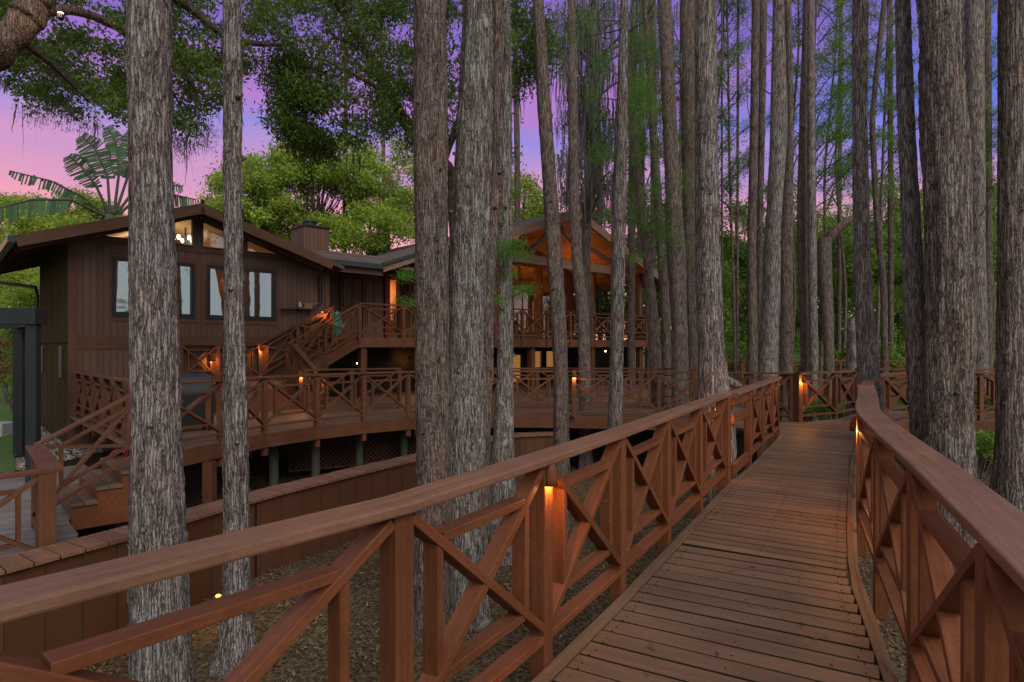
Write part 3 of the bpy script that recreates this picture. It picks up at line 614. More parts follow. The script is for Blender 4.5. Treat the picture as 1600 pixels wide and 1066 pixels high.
for a,b in ((tdl,(tdl+tdr)/2-.02),((tdl+tdr)/2+.02,tdr)):
    d=MB(); d.box(a,b,1.42,1.5,1.9,4.0); do=d.build('door',M['trim'],H); d=MB(); w_=(b-a)
    for k in (0,1): 
        for zz_ in ((2.05,2.75),(2.95,3.85)): d.box(a+w_*(.12+.42*k),a+w_*(.46+.42*k),1.40,1.425,*zz_)
    d.build('door_panel',M['siding'],do)
d=MB(); d.box(tdr+.05,tg0,1.36,1.5,1.9,4.05); d.box(tg1,tg1+.12,1.36,1.5,1.9,4.05); d.box(tdr+.05,tg1+.12,1.36,1.5,4.05,4.2); d.build('red_door_frame',M['reddoor'],H)
p=MB(); p.box(tg0,tg1,1.45,1.456,2.1,4.0); p.build('door_glass',M['glass'],H)
mb=MB(); mb.box(tg0-1,tg1+1.5,3.6,3.7,1.9,4.3); mb.build('inner_wall',M['orangewood'],H)
# downspout and rain head beside entry
g=MB(); g.tube([(6.3,-.35,4.05),(6.3,-.2,3.95),(6.1,-.10,3.7),(6.1,-.10,2.9),(5.8,-.12,2.75),(4.9,-.12,2.65)],.045,8); g.build('downspout',M['black'],H,smooth=True)
# right wing
PK=14.5; PZ=6.55
def roofR(t): return PZ-.362*abs(t-PK)
for (a,b,y0,y1) in ((8.0,10.2,-.34,9),(10.2,PK,-2.9,9),(PK,20.6,-2.9,9)):
    slab(a,roofR(a),b,roofR(b),y0,y1,.08,'roof',M['roof'])
    slab(a+.02,roofR(a+.02)-.09,b-.0,roofR(b)-.09,y0+.06,y1,.03,'pine_ceiling',M['pine'])
f=MB(); f.bar((10.15,-2.95,roofR(10.2)-.14),(PK,-2.95,PZ-.14),.09,.28,(0,1,0)); f.bar((PK,-2.95,PZ-.14),(20.6,-2.95,roofR(20.6)-.14),.09,.28,(0,1,0)); f.bar((8.02,-.39,roofR(8.0)-.12),(10.3,-.39,roofR(10.3)-.12),.08,.24,(0,1,0)); f.build('rake_board',M['fasciaw'],H)
g=MB(); g.bar((10.0,-.44,roofR(10)+.0),(8.0,-.44,roofR(8)+.0),.1,.1,(0,1,0)); g.build('gutter',M['gutter'],H)
def q(px,py,b): t,z=loc(px,py,b); return (t,b,z)
tb=MB(); A_=q(795,401,-2.3); B_=q(962,424,-2.3); zt_=(A_[2]+B_[2])/2; tb.bar((11.0,-2.3,zt_),(18.4,-2.3,zt_),.14,.30,(0,1,0)); tb.build('tie_beam',M['fasciaw'],H)
tb=MB(); tb.bar(q(828,397,-2.3),q(856,364,-2.3),.1,.16,(0,1,0)); tb.bar(q(816,392,-2.3),q(813,352,-2.3),.1,.16,(0,1,0)); tb.bar(q(918,383,-2.3),q(913,408,-2.3),.1,.16,(0,1,0)); tb.bar(q(872,350,-2.3),q(918,408,-2.3),.1,.14,(0,1,0)); tb.bar(q(919,386,-2.3),q(958,412,-2.3),.1,.14,(0,1,0)); tb.bar(q(905,347,-2.3),q(905,410,-2.3),.1,.14,(0,1,0)); tb.build('truss_strut',M['fasciaw'],H)
b0=.9
ts=[loc(x,450,b0)[0] for x in (770,838,846,876,881,890,896)]
mb=MB(); strips(mb,[10.2,ts[0],ts[1],ts[2],ts[3],ts[4],ts[5],ts[6]],[(ts[0],ts[1],2.2,4.0),(ts[0],ts[1],4.3,5.0),(ts[2],ts[3],1.95,4.0),(ts[2],ts[3],4.3,4.95),(ts[4],ts[5],2.2,4.0)],lambda t:roofR(t)-.1,1.6,b0,b0+.14)
mb.box(ts[6]-.14,ts[6],b0+.14,8,1.6,5.4); mb.build('balcony_wall',M['trim'],H)
for a,b,z0,z1 in ((ts[0],ts[1],2.2,4.0),(ts[2],ts[3],1.95,4.0),(ts[4],ts[5],2.2,4.0),(ts[0],ts[1],4.3,5.0),(ts[2],ts[3],4.3,4.95)):
    f=MB(); f.box(a,b,b0-.04,b0,z0-.03,z0+.04); f.box(a,b,b0-.04,b0,z1-.04,z1+.03); f.box(a,a+.05,b0-.04,b0,z0+.04,z1-.04); f.box(b-.05,b,b0-.04,b0,z0+.04,z1-.04); fo=f.build('window',M['trim'],H)
    p=MB(); p.box(a,b,b0+.05,b0+.056,z0,z1); p.build('pane',M['glass'],fo)
mb=MB(); strips(mb,[10.4,PK,ts[6]-.2] if ts[6]-.2>PK else [10.4,ts[6]-.2],[],lambda t:roofR(t)-.15,1.9,5.5,5.6); mb.box(10.3,10.4,1.1,5.5,1.9,4.8); mb.build('inner_wall',M['orangewood'],H)
mb=MB(); mb.box(10.3,ts[6]-.2,1.1,5.5,1.86,1.9); mb.build('inner_floor',M['orangewood'],H)
mb=MB(); mb.box(ts[0]+1,ts[0]+2.4,3,3.5,1.9,2.7); mb.box(ts[2]-.8,ts[2]-.5,4,4.4,1.9,4.2); mb.box(ts[1]-.5,ts[1]-.2,2.2,2.8,1.9,3.9); mb.build('inner_counter',M['trim'],H)
mb=MB(); mb.box(ts[2]+.1,ts[3]-.15,1.5,1.54,2.0,3.55); mb.build('white_curtain',M['white'],H)
mb=MB(); mb.box(ts[6],19.9,b0-.1,b0+.1,4.05,4.5); mb.build('porch_header',M['black'],H)
tp,_=loc(984,450,-2.2)
for y in (-2.25,b0): 
    mb=MB(); mb.box(19.2,19.4,y-.1,y+.1,1.87,4.7); mb.build('porch_post',M['trim'],H)
g=MB(); g.tube([(20.3,-2.8,4.3),(19.9,-2.5,4.0),(19.6,-2.4,3.6),(19.6,-2.4,-.5)],.05,8); g.build('downspout',M['gutter'],H,smooth=True)
# lower floor
mb=MB(); lw=[loc(x,565,1.3)[0] for x in (764,776,799,818,836,849,854,872)]
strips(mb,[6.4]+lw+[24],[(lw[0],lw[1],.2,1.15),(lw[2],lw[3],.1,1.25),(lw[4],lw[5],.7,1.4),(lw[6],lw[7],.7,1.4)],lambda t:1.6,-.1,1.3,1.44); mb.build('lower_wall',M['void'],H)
for k in (0,2,4,6):
    p=MB(); p.box(lw[k],lw[k+1],1.5,1.51,.05,1.45); p.build('lit_window',M['litshade'],H)
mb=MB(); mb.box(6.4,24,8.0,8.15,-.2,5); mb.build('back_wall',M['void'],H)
# upper balcony
BZ=1.87
bal=[(6.75,-1.2),(9.75,-1.2),(9.75,-2.4),(19.6,-2.4),(19.6,b0),(9.0,1.5),(6.4,1.5),(6.4,-.1),(6.75,-.1)]
bl=empty('balcony',(O.x,O.y,0),HA); tag(bl,'upper wooden balcony floor on posts projecting from the lodge','balcony')
m=MB(); m.prism(bal,BZ-.05,BZ); m.build('floor_boards',M['pine'] if 0 else M['deckfar'],bl)
m=MB(); ribbon(m,[(6.75,-1.2),(9.75,-1.2)],[BZ-.003]*2,.05,.28,ext=0); ribbon(m,[(9.75,-1.2),(9.75,-2.4),(19.6,-2.4),(19.6,.5)],[BZ-.003]*4,.05,.28,ext=0); m.build('fascia_board',M['railfar'],bl)
m=MB(); m.prism([(6.8,-1.1),(9.8,-1.1),(9.8,-2.3),(19.5,-2.3),(19.5,1.25),(6.8,1.25)],BZ-.27,BZ-.06); m.build('joists',M['void'],bl)
for t,b in ((6.95,-1.05),(9.9,-2.2),(12.9,-2.2),(16.2,-2.2),(19.4,-2.2)):
    m=MB(); m.box(t-.1,t+.1,b-.1,b+.1,0,BZ-.28); m.build('post',M['railfar'],bl)
def hl(pts): return [hw(a,b) for a,b in pts]
def lin(a,b,n): return [(a[0]+(b[0]-a[0])*i/n,a[1]+(b[1]-a[1])*i/n) for i in range(n+1)]
railing(hl(lin((6.78,-1.2),(9.75,-1.2),2)+lin((9.75,-1.2),(9.75,-2.4),1)[1:]),'balcony railing at the stair head in front of the entry doors',zs=BZ,drop=.3,cw=.12,hh=.98)
railing(hl(lin((9.78,-2.43),(19.6,-2.43),8)+[(19.6,-.9),(19.6,.6)]),'long balcony railing under the open gable',zs=BZ,drop=.3,cw=.12,hh=.98)
# upper stair: descends left to landing
tL,zL=loc(444,538,-1.2); LZ=.66
ust=empty('balcony_stairs',(*hw(6.7,-.7),BZ),HA); tag(ust,'brown stair flight rising right from landing to the upper balcony','stairs')
tl=4.55-6.7
for i in range(7):
    t0=-(i+1)*(2.0/7); z=-(i+1)*(BZ-LZ)/7.0
    if i<6:
        m=MB(); m.box(t0,t0+.30,-.45,.55,z-.04,z); m.build('tread',M['cap'],ust)
    m=MB(); m.box(t0+.28,t0+.30,-.45,.55,z+.002,z+.13); m.build('riser',M['rail'],ust)
for y in (-.5,.6):
    m=MB(); m.bar((-2.15,y,-1.32),(.0,y,-.14),.05,.28,(0,1,0)); m.build('stringer',M['railfar'],ust)
s0=(6.75,-1.2); s1=(4.65,-1.2)
railing(hl(lin(s0,s1,2)),'near stair railing descending left from the balcony to the landing',zs=[BZ,(BZ+LZ)/2,LZ],drop=.3,cw=.10,hh=.98)
railing(hl(lin((6.45,-.12),(4.3,-.12),2)+[(3.2,-.12),(2.3,-.12)]),'stair railing against the house wall with two lit lamps',zs=[BZ-.05,(BZ+LZ)/2,LZ,LZ,LZ],drop=.1,cw=.10,hh=.98)
m=MB(); m.box(2.2,4.75,-1.2,-.03,LZ-.28,LZ); o=m.build('stair_landing',M['deckfar']); o.location=(O.x,O.y,0); o.rotation_euler=(0,0,HA); tag(o,'raised wooden stair landing against the house wall','landing')
o=empty('landing_steps',(*hw(3.6,-1.2),0),HA); tag(o,'wide low steps from the stair landing down to the terrace','stairs')
for i in range(3):
    m=MB(); m.box(-.9,1.1,-.3*(i+1),-.3*i,0,LZ-.165*(i+1)); m.build('step',M['railfar'],o)
railing(hl([(4.75,-1.35),(4.78,-2.5)]),'short sloping railing from the landing down to the terrace',zs=[LZ,0],cw=.14,hh=.98)
hp=lambda px,py,b: (*hw(loc(px,py,b)[0],b),loc(px,py,b)[1])
LAMPS=[((508,490),-.22,-60,'lit lamp on post at top of the stairs',9),((409,549),-.22,-60,'lit lamp on landing post left of the stairs',9),
((332,565),-.22,-60,'lit lamp on landing post beside the thin trunk',9),((640,562),.9,-60,'orange lamp under the balcony beside the broad trunk',9)]
for (px,py),b,an,lab,e in LAMPS:
    x,y,z=hp(px,py,b); post_lamp(x,y,z,an,lab,e,.055,.15)
for (px,py,d,lab) in ((505,594,15.3,'lit lamp behind terrace railing below the stairs'),(470,590,15.6,'small lit lamp left of another behind terrace railing'),(897,590,13.8,'lit lamp on terrace railing post between slender trunks')):
    x,y,z=at(px,py,d); post_lamp(x,y,z,-80,lab,9,.055,.15)
    m=MB(); m.box(-.045,.045,-.045,.045,0,z+.16); o=m.build('lamp_post',M['railfar']); o.location=(x+.0,y+.052,0); tag(o,'stub post carrying the '+lab,'post')
def plight(x,y,z,e,c=(1,.6,.25),r=.1):
    ld=bpy.data.lights.new('room_light','POINT'); ld.energy=e; ld.color=c; ld.shadow_soft_size=r; o=bpy.data.objects.new('room_light',ld); C.objects.link(o); o.location=(x,y,z); return o
def hl3(t,b,z): return (*hw(t,b),z)
plight(*hl3(1.9,1.9,4.3),42,(1,.68,.38)); plight(*hl3(4.6,2.4,3.6),16,(1,.55,.25))
plight(*hl3(12.5,3.2,4.6),190,(1,.5,.16)); plight(*hl3(15.2,3.0,4.2),120,(1,.5,.16)); plight(*hl3(tg0+.4,2.6,3.6),30,(1,.5,.16))
plight(*hl3(16.9,-.6,4.3),38,(1,.38,.10),.05); plight(*hl3(12.4,-.9,4.3),16,(1,.36,.09),.05)
# chandelier
ct,cz=loc(290,376,1.6); c=empty('chandelier',hl3(ct,1.6,cz),HA); tag(c,'lit chandelier with white bulbs behind the gable window','chandelier')
m=MB(); m.tube([(0,0,.9),(0,0,0)],.02,6); 
for k in range(8):
    a=k*math.pi/4; m.tube([(0,0,-.05),(.15*math.cos(a),.15*math.sin(a),-.13),(.34*math.cos(a),.34*math.sin(a),-.03)],.012,5)
m.build('arms',M['black'],c)
for k in range(8):
    a=k*math.pi/4; m=MB(); m.lathe([(.02,0),(.045,.03),(.05,.08),(.03,.13)],(.34*math.cos(a),.34*math.sin(a),-.03),8); m.build('bulb',M['bulbw'],c,smooth=True)
# small recess / string bulbs
for px,py,d,s_,lab in ((946,549,23.5,.03,'round ceiling light under the balcony right of slender trunk'),(751,456,17.5,.05,'bare glowing bulb beside the lichened trunk'),(558,568,18.8,.022,'small candle like lamp under the balcony')):
    x,y,z=at(px,py,d); m=MB(); m.lathe([(s_*.3,-s_),(s_,-s_*.5),(s_,s_*.5),(s_*.3,s_)],(0,0,0),10); o=m.build('small_lamp',M['bulbw'],smooth=True); o.location=(x,y,z); tag(o,lab,'lamp')
# wall shelf with ornament, teal ornament
sh=empty('wall_shelf',hl3(*(lambda v:(v[0],-.12,v[1]))(loc(475,482,-.12))),HA); tag(sh,'small wall shelf left of the stair top','shelf')
m=MB(); m.box(-.22,.26,-.1,.1,-.03,0); m.build('shelf_board',M['trim'],sh); m=MB(); m.bar((-.15,.05,-.15),(-.15,-.08,-.03),.02,.02); m.bar((.15,.05,-.15),(.15,-.08,-.03),.02,.02); m.build('bracket',M['trim'],sh)
o=empty('bird_ornament',(sh.location[0],sh.location[1],sh.location[2]+.002),HA); tag(o,'small brown box and pale bird figure on the wall shelf','ornament')
m=MB(); m.box(-.02,.24,-.07,.07,0,.14); m.build('box',M['fasciaw'],o,bevel=.01); m=MB(); m.lathe([(.03,0),(.06,.04),(.055,.09),(.03,.13),(.035,.16),(.01,.19)],(-.12,0,0),12); m.build('bird',M['stone'],o,smooth=True)
x,y,z=hp(525,505,.4); o=empty('teal_planter',(x,y,BZ)); tag(o,'teal glazed tall jar beside the entry doors','jar'); m=MB(); m.lathe([(.12,0),(.2,.15),(.22,.45),(.12,.75),(.14,.82)],(0,0,0),16); m.build('jar_body',M['teal'],o,smooth=True)
m=MB(); m.lathe([(.13,0),(.1,.04),(.02,.06)],(0,0,.83),12); m.build('lid',M['black'],o,smooth=True)
# grill on the terrace
gx,gy,_=at(296,600,11.6); g=empty('barbecue_grill',(gx,gy,0),HA); tag(g,'covered dark grill on the terrace between the two left trunks','grill')
m=MB(); m.box(-.36,.36,-.25,.25,.12,.72); m.build('cabinet',M['black'],g,bevel=.01); m=MB(); m.hexa([(-.38,-.27,.73),(.38,-.27,.73),(.38,.27,.73),(-.38,.27,.73),(-.36,-.2,1.02),(.36,-.2,1.02),(.36,.24,1.1),(-.36,.24,1.1)]); m.build('lid',M['slate'],g,bevel=.03)
for a in (-.32,.32):
    for b in (-.2,.2): m=MB(); m.lathe([(.05,0),(.05,.1)],(a,b,0.01),10); m.build('wheel',M['black'],g)
# pergola at left
pg=empty('pergola',(*at(52,600,10.4)[:2],-1.3),0); tag(pg,'dark slate metal pergola frame at the left edge','pergola')
px0,py0=pg.location[0],pg.location[1]
z1=2.26+1.3
m=MB(); m.box(-.095,.09,-.06,.06,0,z1-.28); m.build('post',M['slate'],pg,bevel=.006)
bx,by=at(33,600,12.8)[:2]; m=MB(); m.box(bx-px0-.1,bx-px0+.1,by-py0-.1,by-py0+.1,.3,z1-.28); m.build('post',M['slate'],pg,bevel=.006)
m=MB(); m.box(-5,.13,-.13,.13,z1-.28,z1); m.build('beam',M['slate'],pg,bevel=.006)
m=MB(); m.bar((-.02,.13,z1-.15),(bx-px0-.0,by-py0,z1-.15),.18,.26); m.build('beam',M['slate'],pg,bevel=.006)
m=MB(); m.box(-5,bx-px0+.1,by-py0-.1,by-py0+.1,z1-.28,z1-.02); m.build('beam',M['slate'],pg,bevel=.006)
m=MB(); m.box(-1.2,.0,-.25,.25,0,.42); o=m.build('stone_block',M['stone'],bevel=.02); o.location=(*at(16,666,15.5)[:2],-.75); tag(o,'pale grey concrete bench block on the lawn','bench')
# ================================================================== ground
def gz(x,y):
    s=1/(1+math.exp(-(( -x*.75+y*.35)-11.2)*1.1)) if x<0 else 0
    far=min(1,max(0,(y-18)/25.0))
    return -1.4+.6*s*(1 if x<-2 else 0.5)+.35*far*(1 if x>-8 else 0)+.05*math.sin(x*1.3+.7*y)*math.cos(y*.9)
xs=np.concatenate([[-900,-300,-120,-70],np.arange(-45,50,.6),[70,120,300,900]]); ys=np.concatenate([[-300,-80,-30],np.arange(-8,60,.6),[80,130,300,1200]])
V=[(x,y,gz(x,y)) for y in ys for x in xs]; nx=len(xs); fc=[(j*nx+i,j*nx+i+1,(j+1)*nx+i+1,(j+1)*nx+i) for j in range(len(ys)-1) for i in range(nx-1)]
tag(npmesh('ground',np.array(V),fc,M['ground'],smooth=True),kind='structure')
def sheet(name,poly,z,mat):
    m=MB(); m.prism(poly,z-.02,z); return tag(m.build(name,mat),kind='structure')
sheet('lawn',[(-60,11),(-9.0,11),(-12.3,15),(-14.8,18),(-19.6,24),(-32.5,40),(-70,44)],-.66,M['lawnm'])
sheet('gravel_strip',[(-13.6,11.5),(-9.2,11.5),(-10.4,14.2),(-14.3,18.6),(-15.6,18.2),(-13.05,15.2)],-.715,M['gravel'])
def quads(P,size,aspect=.5,down=0.,sd=None,jit=1.0):
    """P (n,3) -> leaf quads"""
    n=len(P); d=rng.normal(size=(n,3)); d[:,2]-=down; d/=np.linalg.norm(d,axis=1)[:,None]
    e=rng.normal(size=(n,3)); e-= (e*d).sum(1)[:,None]*d; e/=np.linalg.norm(e,axis=1)[:,None]
    s=(size*(.6+.8*rng.random(n)))[:,None]
    a=P-d*s*.5; b=P+e*s*aspect*.5; c=P+d*s*.5; f=P-e*s*aspect*.5
    V=np.stack([a,b,c,f],1).reshape(-1,3); Fq=np.arange(n*4).reshape(-1,4); return V,Fq
def flatleaves(P,size,aspect):
    n=len(P); t=rng.random(n)*6.283; d=np.stack([np.cos(t),np.sin(t),rng.normal(size=n)*.35],1); e=np.stack([-np.sin(t),np.cos(t),rng.normal(size=n)*.35],1)
    s=(size*(.6+.8*rng.random(n)))[:,None]; P=P.copy()
    V=np.stack([P-d*s*.5,P+e*s*aspect*.5,P+d*s*.5,P-e*s*aspect*.5],1).reshape(-1,3); return V,np.arange(n*4).reshape(-1,4)
# leaf litter
n=52000; d=2.0+ (rng.random(n)**.75)*12; px=rng.random(n)*1700-50; X=(px-800)/F*d*1.0
P=np.stack([X,d,np.zeros(n)],1); P[:,2]=[gz(a,b)+.012+.02*rng.random() for a,b in P[:,:2]]
dn=np.sin(P[:,0]*2.1+1.3*np.sin(P[:,1]*1.7))*np.sin(P[:,1]*2.6+P[:,0])+.5*np.sin(P[:,0]*6+P[:,1]*5); P=P[dn+rng.random(n)*1.6>.15]
V,Fq=flatleaves(P,.05,.42); tag(npmesh('fallen_leaves',V,Fq,M['litter']),kind='stuff')
n=30000; P=np.stack([rng.uniform(-32,-10,n),rng.uniform(12,42,n),np.full(n,-.635)],1); P=P[P[:,0]< -0.815*P[:,1]]; V,Fq=quads(P,.09,.15); tag(npmesh('lawn_grass',V,Fq,M['grass']),kind='stuff')
n=16000; P=np.stack([rng.uniform(-15,-9,n),rng.uniform(11.5,19,n),np.full(n,-.70)],1); P=P[P[:,0]>-.81*P[:,1]]; V,Fq=flatleaves(P,.07,.8); tag(npmesh('gravel_stones',V,Fq,leafmat('pebble',(.16,.13,.11),(.34,.29,.25),(.5,.46,.42),trans=0,rough=.9)),kind='stuff')

n=110; P=[]
for _ in range(n):
    s_=rng.uniform(2,11); l_=rng.uniform(interp(Ltab,s_)+.12,interp(Rtab,s_)-.12); P.append((*toxy(s_,l_),.008))
V,Fq=flatleaves(np.array(P),.042,.34); V[:,2]=np.maximum(V[:,2],.005); tag(npmesh('leaf_scraps',V,Fq,M['litter']),kind='stuff')
n=700; P=np.stack([rng.uniform(-4,4,n),rng.uniform(2.5,13,n),np.full(n,-1.36)],1); V,Fq=quads(P,.28,.035); V[:,2]=-1.36+(V[:,2]+1.36)*.15; tag(npmesh('fallen_twigs',V,Fq,M['bk_dark']),kind='stuff')
# ================================================================== trunks
def trunkmesh(pts,radii,mat,name,parent,seg=28,step=.12,flute=.05,seed=0,flare=None,base=None):
    """pts world relative (list of 3d) ; returns mesh"""
    r=np.random.default_rng(seed); pts=np.array(pts,float); L=np.concatenate([[0],np.cumsum(np.linalg.norm(np.diff(pts,axis=0),axis=1))])
    n=max(6,int(L[-1]/step)); s=np.linspace(0,L[-1],n)
    P=np.stack([np.interp(s,L,pts[:,k]) for k in range(3)],1); 
    k=max(1,min(int(.5/step),n//3)); ker=np.ones(2*k+1)/(2*k+1)
    for c in range(3):
        pad=np.concatenate([2*P[0,c]-P[k:0:-1,c],P[:,c],2*P[-1,c]-P[-2:-k-2:-1,c]]); P[:,c]=np.convolve(pad,ker,'valid')
    rad=np.interp(s,L,radii)
    th=np.linspace(0,2*math.pi,seg,endpoint=False)
    T,S=np.meshgrid(th,s)
    tw=r.uniform(-.12,.12)
    f=np.zeros_like(T)
    for kf,am in ((3,.5),(5,.5),(8,.45),(13,.5),(21,.5)):
        if kf>seg/2.3: continue
        f+=am*np.sin(kf*T+tw*S*kf*.4+r.uniform(0,6)+1.1*np.sin(S*r.uniform(.5,1.5)+r.uniform(0,6)))
    f+=.5*np.sin(S*r.uniform(1.5,3)+2*T+r.uniform(0,6))+rng.normal(size=T.shape)*.35
    Rr=rad[:,None]*(1+flute*f)
    if flare:
        amt,hgt=flare; fl=np.exp(-S/hgt); Rr=Rr*(1+amt*fl*(1+.45*np.sin(5*T+r.uniform(0,6))))
    V=np.stack([P[:,0][:,None]+Rr*np.cos(T),P[:,1][:,None]+Rr*np.sin(T),np.repeat(P[:,2][:,None],seg,1)],2).reshape(-1,3)
    i=np.arange(n-1)[:,None]*seg; j=np.arange(seg)[None,:]; j2=(j+1)%seg
    Fq=np.stack([i+j,i+j2,i+seg+j2,i+seg+j],2).reshape(-1,4)
    return npmesh(name,V,Fq,mat,parent,smooth=True)
def limb(parent,pts,r0,r1,mat,name='limb',k=7):
    m=MB(); n=len(pts); m.tube(pts,[r0+(r1-r0)*i/(n-1) for i in range(n)],k); return m.build(name,mat,parent,smooth=True)
GZ=-1.4
TOPZ=13.0
trees=[]
def trunk(prof,d,label,mat='bk_grey',name='cypress_tree',top=TOPZ,group='cypress trunks along the boardwalk',flute=.045,flare=(.35,.35),seed=None,zb=None,limbs=3,seg=None,stubs=True):
    """prof: list of (py, xleft, xright) measured ; trunk stands at depth d"""
    seed=len(trees) if seed is None else seed; r=random.Random(seed)
    prof=sorted(prof,key=lambda a:a[0]); c=[((a+b)/2-800)/F*d for _,a,b in prof]; w_=[(b-a)/2/F*d for _,a,b in prof]; z=[EYE+(HZ-y)/F*d for y,_,_ in prof]
    x0=c[-1]; zb=gz(x0,d)-.1 if zb is None else zb
    if z[-1]>zb: c.append(c[-1]); w_.append(w_[-1]*1.04); z.append(zb)
    sl_=(c[0]-c[1])/(z[0]-z[1]) if len(c)>2 or z[0]!=z[1] else 0
    if z[0]<top: 
        c.insert(0,c[0]+sl_*.6*(top-z[0])); w_.insert(0,max(.04,w_[0]*(1-.45*(top-z[0])/top))); z.insert(0,top)
    bx=c[-1]; root=empty(name,(bx,d,zb)); tag(root,label,'tree',group)
    pts=[(a-bx,0,b-zb) for a,b in zip(c,z)][::-1]; rr=w_[::-1]
    seg=seg or (56 if d<8 else 36 if d<12 else 22 if d<18 else 14); step=.05 if d<8 else .09 if d<12 else .18 if d<18 else .35
    trunkmesh(pts,rr,M[mat],'trunk',root,seg=seg,step=step,flute=flute,seed=seed,flare=flare)
    trees.append((root,pts,rr,d))
    if d<10.5:
        n=int(520 if d<8.5 else 300); zm=min(pts[-1][2],EYE+1.4+.62*d); zv=rng.uniform(.1,zm,n); th=rng.uniform(0,6.283,n)
        cx=np.interp(zv,[p[2] for p in pts],[p[0] for p in pts]); rd=np.interp(zv,[p[2] for p in pts],rr)*rng.uniform(.98,1.03,n)
        L=rng.uniform(.04,.2,n); wd=rng.uniform(.003,.009,n); lift=rng.uniform(.002,.018,n); V=np.zeros((n,4,3)); sk_=rng.normal(size=n)*.012
        for q_,(zo,so,li) in enumerate(((.5,-1,0),(.5,1,0),(-.5,1,1),(-.5,-1,1))):
            R_=rd+lift*li; V[:,q_,0]=cx+R_*np.cos(th)-so*wd*np.sin(th)+sk_*li; V[:,q_,1]=R_*np.sin(th)+so*wd*np.cos(th); V[:,q_,2]=zv+zo*L
        tag(npmesh('peeling_bark',V.reshape(-1,3),np.arange(4*n).reshape(-1,4),M[mat],root),kind='stuff')
    # limbs above frame / along trunk
    H_=pts[-1][2]
    for k in range(limbs):
        zt_=min(.9,(3.2+.57*d)/H_) if d<15 else .35; zz_=H_*(zt_+(.97-zt_)*(k+.5)/limbs); a=r.uniform(0,6.28); L=r.uniform(.5,1.2)
        xx=np.interp(zz_,[p[2] for p in pts],[p[0] for p in pts])
        limb(root,[(xx,0,zz_),(xx+math.cos(a)*L*.3,math.sin(a)*L*.3,zz_+L*.1),(xx+math.cos(a)*L*.6,math.sin(a)*L*.6,zz_+L*.4),(xx+math.cos(a)*L*.8,math.sin(a)*L*.8,zz_+L*1.0)],.022,.005,M[mat],k=5)
    if stubs and d<14:
        for k in range(r.randint(3,6)):
            m=MB(); zz_=r.uniform(.3,.8)*min(H_,7); a=r.uniform(0,6.28); xx=np.interp(zz_,[p[2] for p in pts],[p[0] for p in pts]); rd=np.interp(zz_,[p[2] for p in pts],rr)
            m.tube([(xx+math.cos(a)*rd*.8,math.sin(a)*rd*.8,zz_),(xx+math.cos(a)*(rd+.035),math.sin(a)*(rd+.035),zz_+.02)],[.03,.018],7)
            m.build('branch_stub',M[mat],root,smooth=True)
    return root,pts,rr
T1=trunk([(0,202,262),(250,206,264),(400,208,270),(600,209,277),(800,210,284),(1066,212,296)],5.25,'stout ridged grey trunk nearest the left, in front of the gable windows','bk_grey',flare=(.12,.3))
T2=trunk([(0,350,377),(330,350,377),(470,352,379),(640,350,385),(800,351,388),(960,350,392),(1040,335,400)],5.7,'thin tall trunk with a knot, between the gable windows','bk_grey',flare=(.3,.2))
T3=trunk([(0,648,697),(300,648,699),(560,649,700),(760,651,703),(900,645,702)],6.35,'smooth brown trunk left of the lichen covered one','bk_brown',flare=(.25,.25))
T4=trunk([(0,724,768),(130,718,770),(300,708,764),(480,700,757),(620,694,755),(800,690,757),(960,685,762)],6.75,'broad grey trunk with pale lichen patches and moss','bk_lichen',flare=(.15,.3))
T4b=trunk([(0,768,788),(250,770,786),(460,757,772),(520,752,772),(620,745,768),(760,735,765)],7.8,'thin crooked brown trunk close behind the lichened trunk','bk_brown')
T5=trunk([(0,775,797),(200,778,800),(300,777,800),(567,778,802),(700,770,804),(800,762,806)],8.6,'slender trunk with green sprays, right of the lichened trunk','bk_lichen')
T6=trunk([(0,832,849),(150,839,860),(330,851,873),(420,855,880),(567,865,887),(720,865,890),(800,862,890)],9.9,'slender trunk leaning left towards its top, crossing the open gable','bk_brown')
T7=trunk([(0,887,899),(180,888,903),(330,889,906),(430,894,912),(500,902,921),(600,905,924)],15.0,'wavy slender trunk right behind the left leaning one','bk_brown')
T8=trunk([(0,970,981),(200,962,981),(330,956,978),(567,953,974),(660,950,972)],10.2,'straight slender grey trunk before the right end of the gable','bk_grey')
T10=trunk([(100,975,985),(300,993,1007),(400,1004,1018),(500,1011,1029),(640,1018,1038)],16.2,'thin curved trunk between the gable eave and thicker trunk','bk_brown')
T10b=trunk([(0,1003,1012),(300,1020,1034),(500,1033,1048),(640,1034,1050)],17.4,'thin shadowed trunk beside the thin curved trunk','bk_dark')
T9=trunk([(0,1028,1048),(200,1036,1057),(400,1043,1071),(500,1049,1074),(640,1050,1077)],15.2,'medium trunk directly left of the big trunk touching the rail','bk_brown')
T9b=trunk([(0,1062,1085),(300,1066,1088),(560,1074,1094)],19.5,'dark trunk half hidden behind the big trunk touching the rail','bk_dark')
T11=trunk([(0,1087,1118),(200,1087,1121),(400,1088,1125),(560,1091,1132),(640,1090,1145),(720,1088,1150)],8.0,'big grey trunk whose root flare rests on the left railing','bk_grey',flare=(.2,.3))
o=empty('root_burl',(2.93,7.93,1.09)); tag(o,'knobbly root flare resting on the left railing cap','root'); m=MB(); m.tube([(-.16,.02,.10),(-.08,0,.05),(-.01,-.02,.02),(.05,-.03,.0)],[.05,.06,.05,.02],12); m.build('burl',M['bk_grey'],o,smooth=True)
T13=trunk([(0,1175,1187),(200,1172,1184),(400,1167,1181),(575,1167,1184)],18.2,'thin dark trunk left in the pair right of the big railing trunk','bk_dark')
T13b=trunk([(0,1188,1199),(400,1182,1191),(575,1182,1191)],20.5,'thin dark trunk right in the pair beyond the walkway bend','bk_dark')
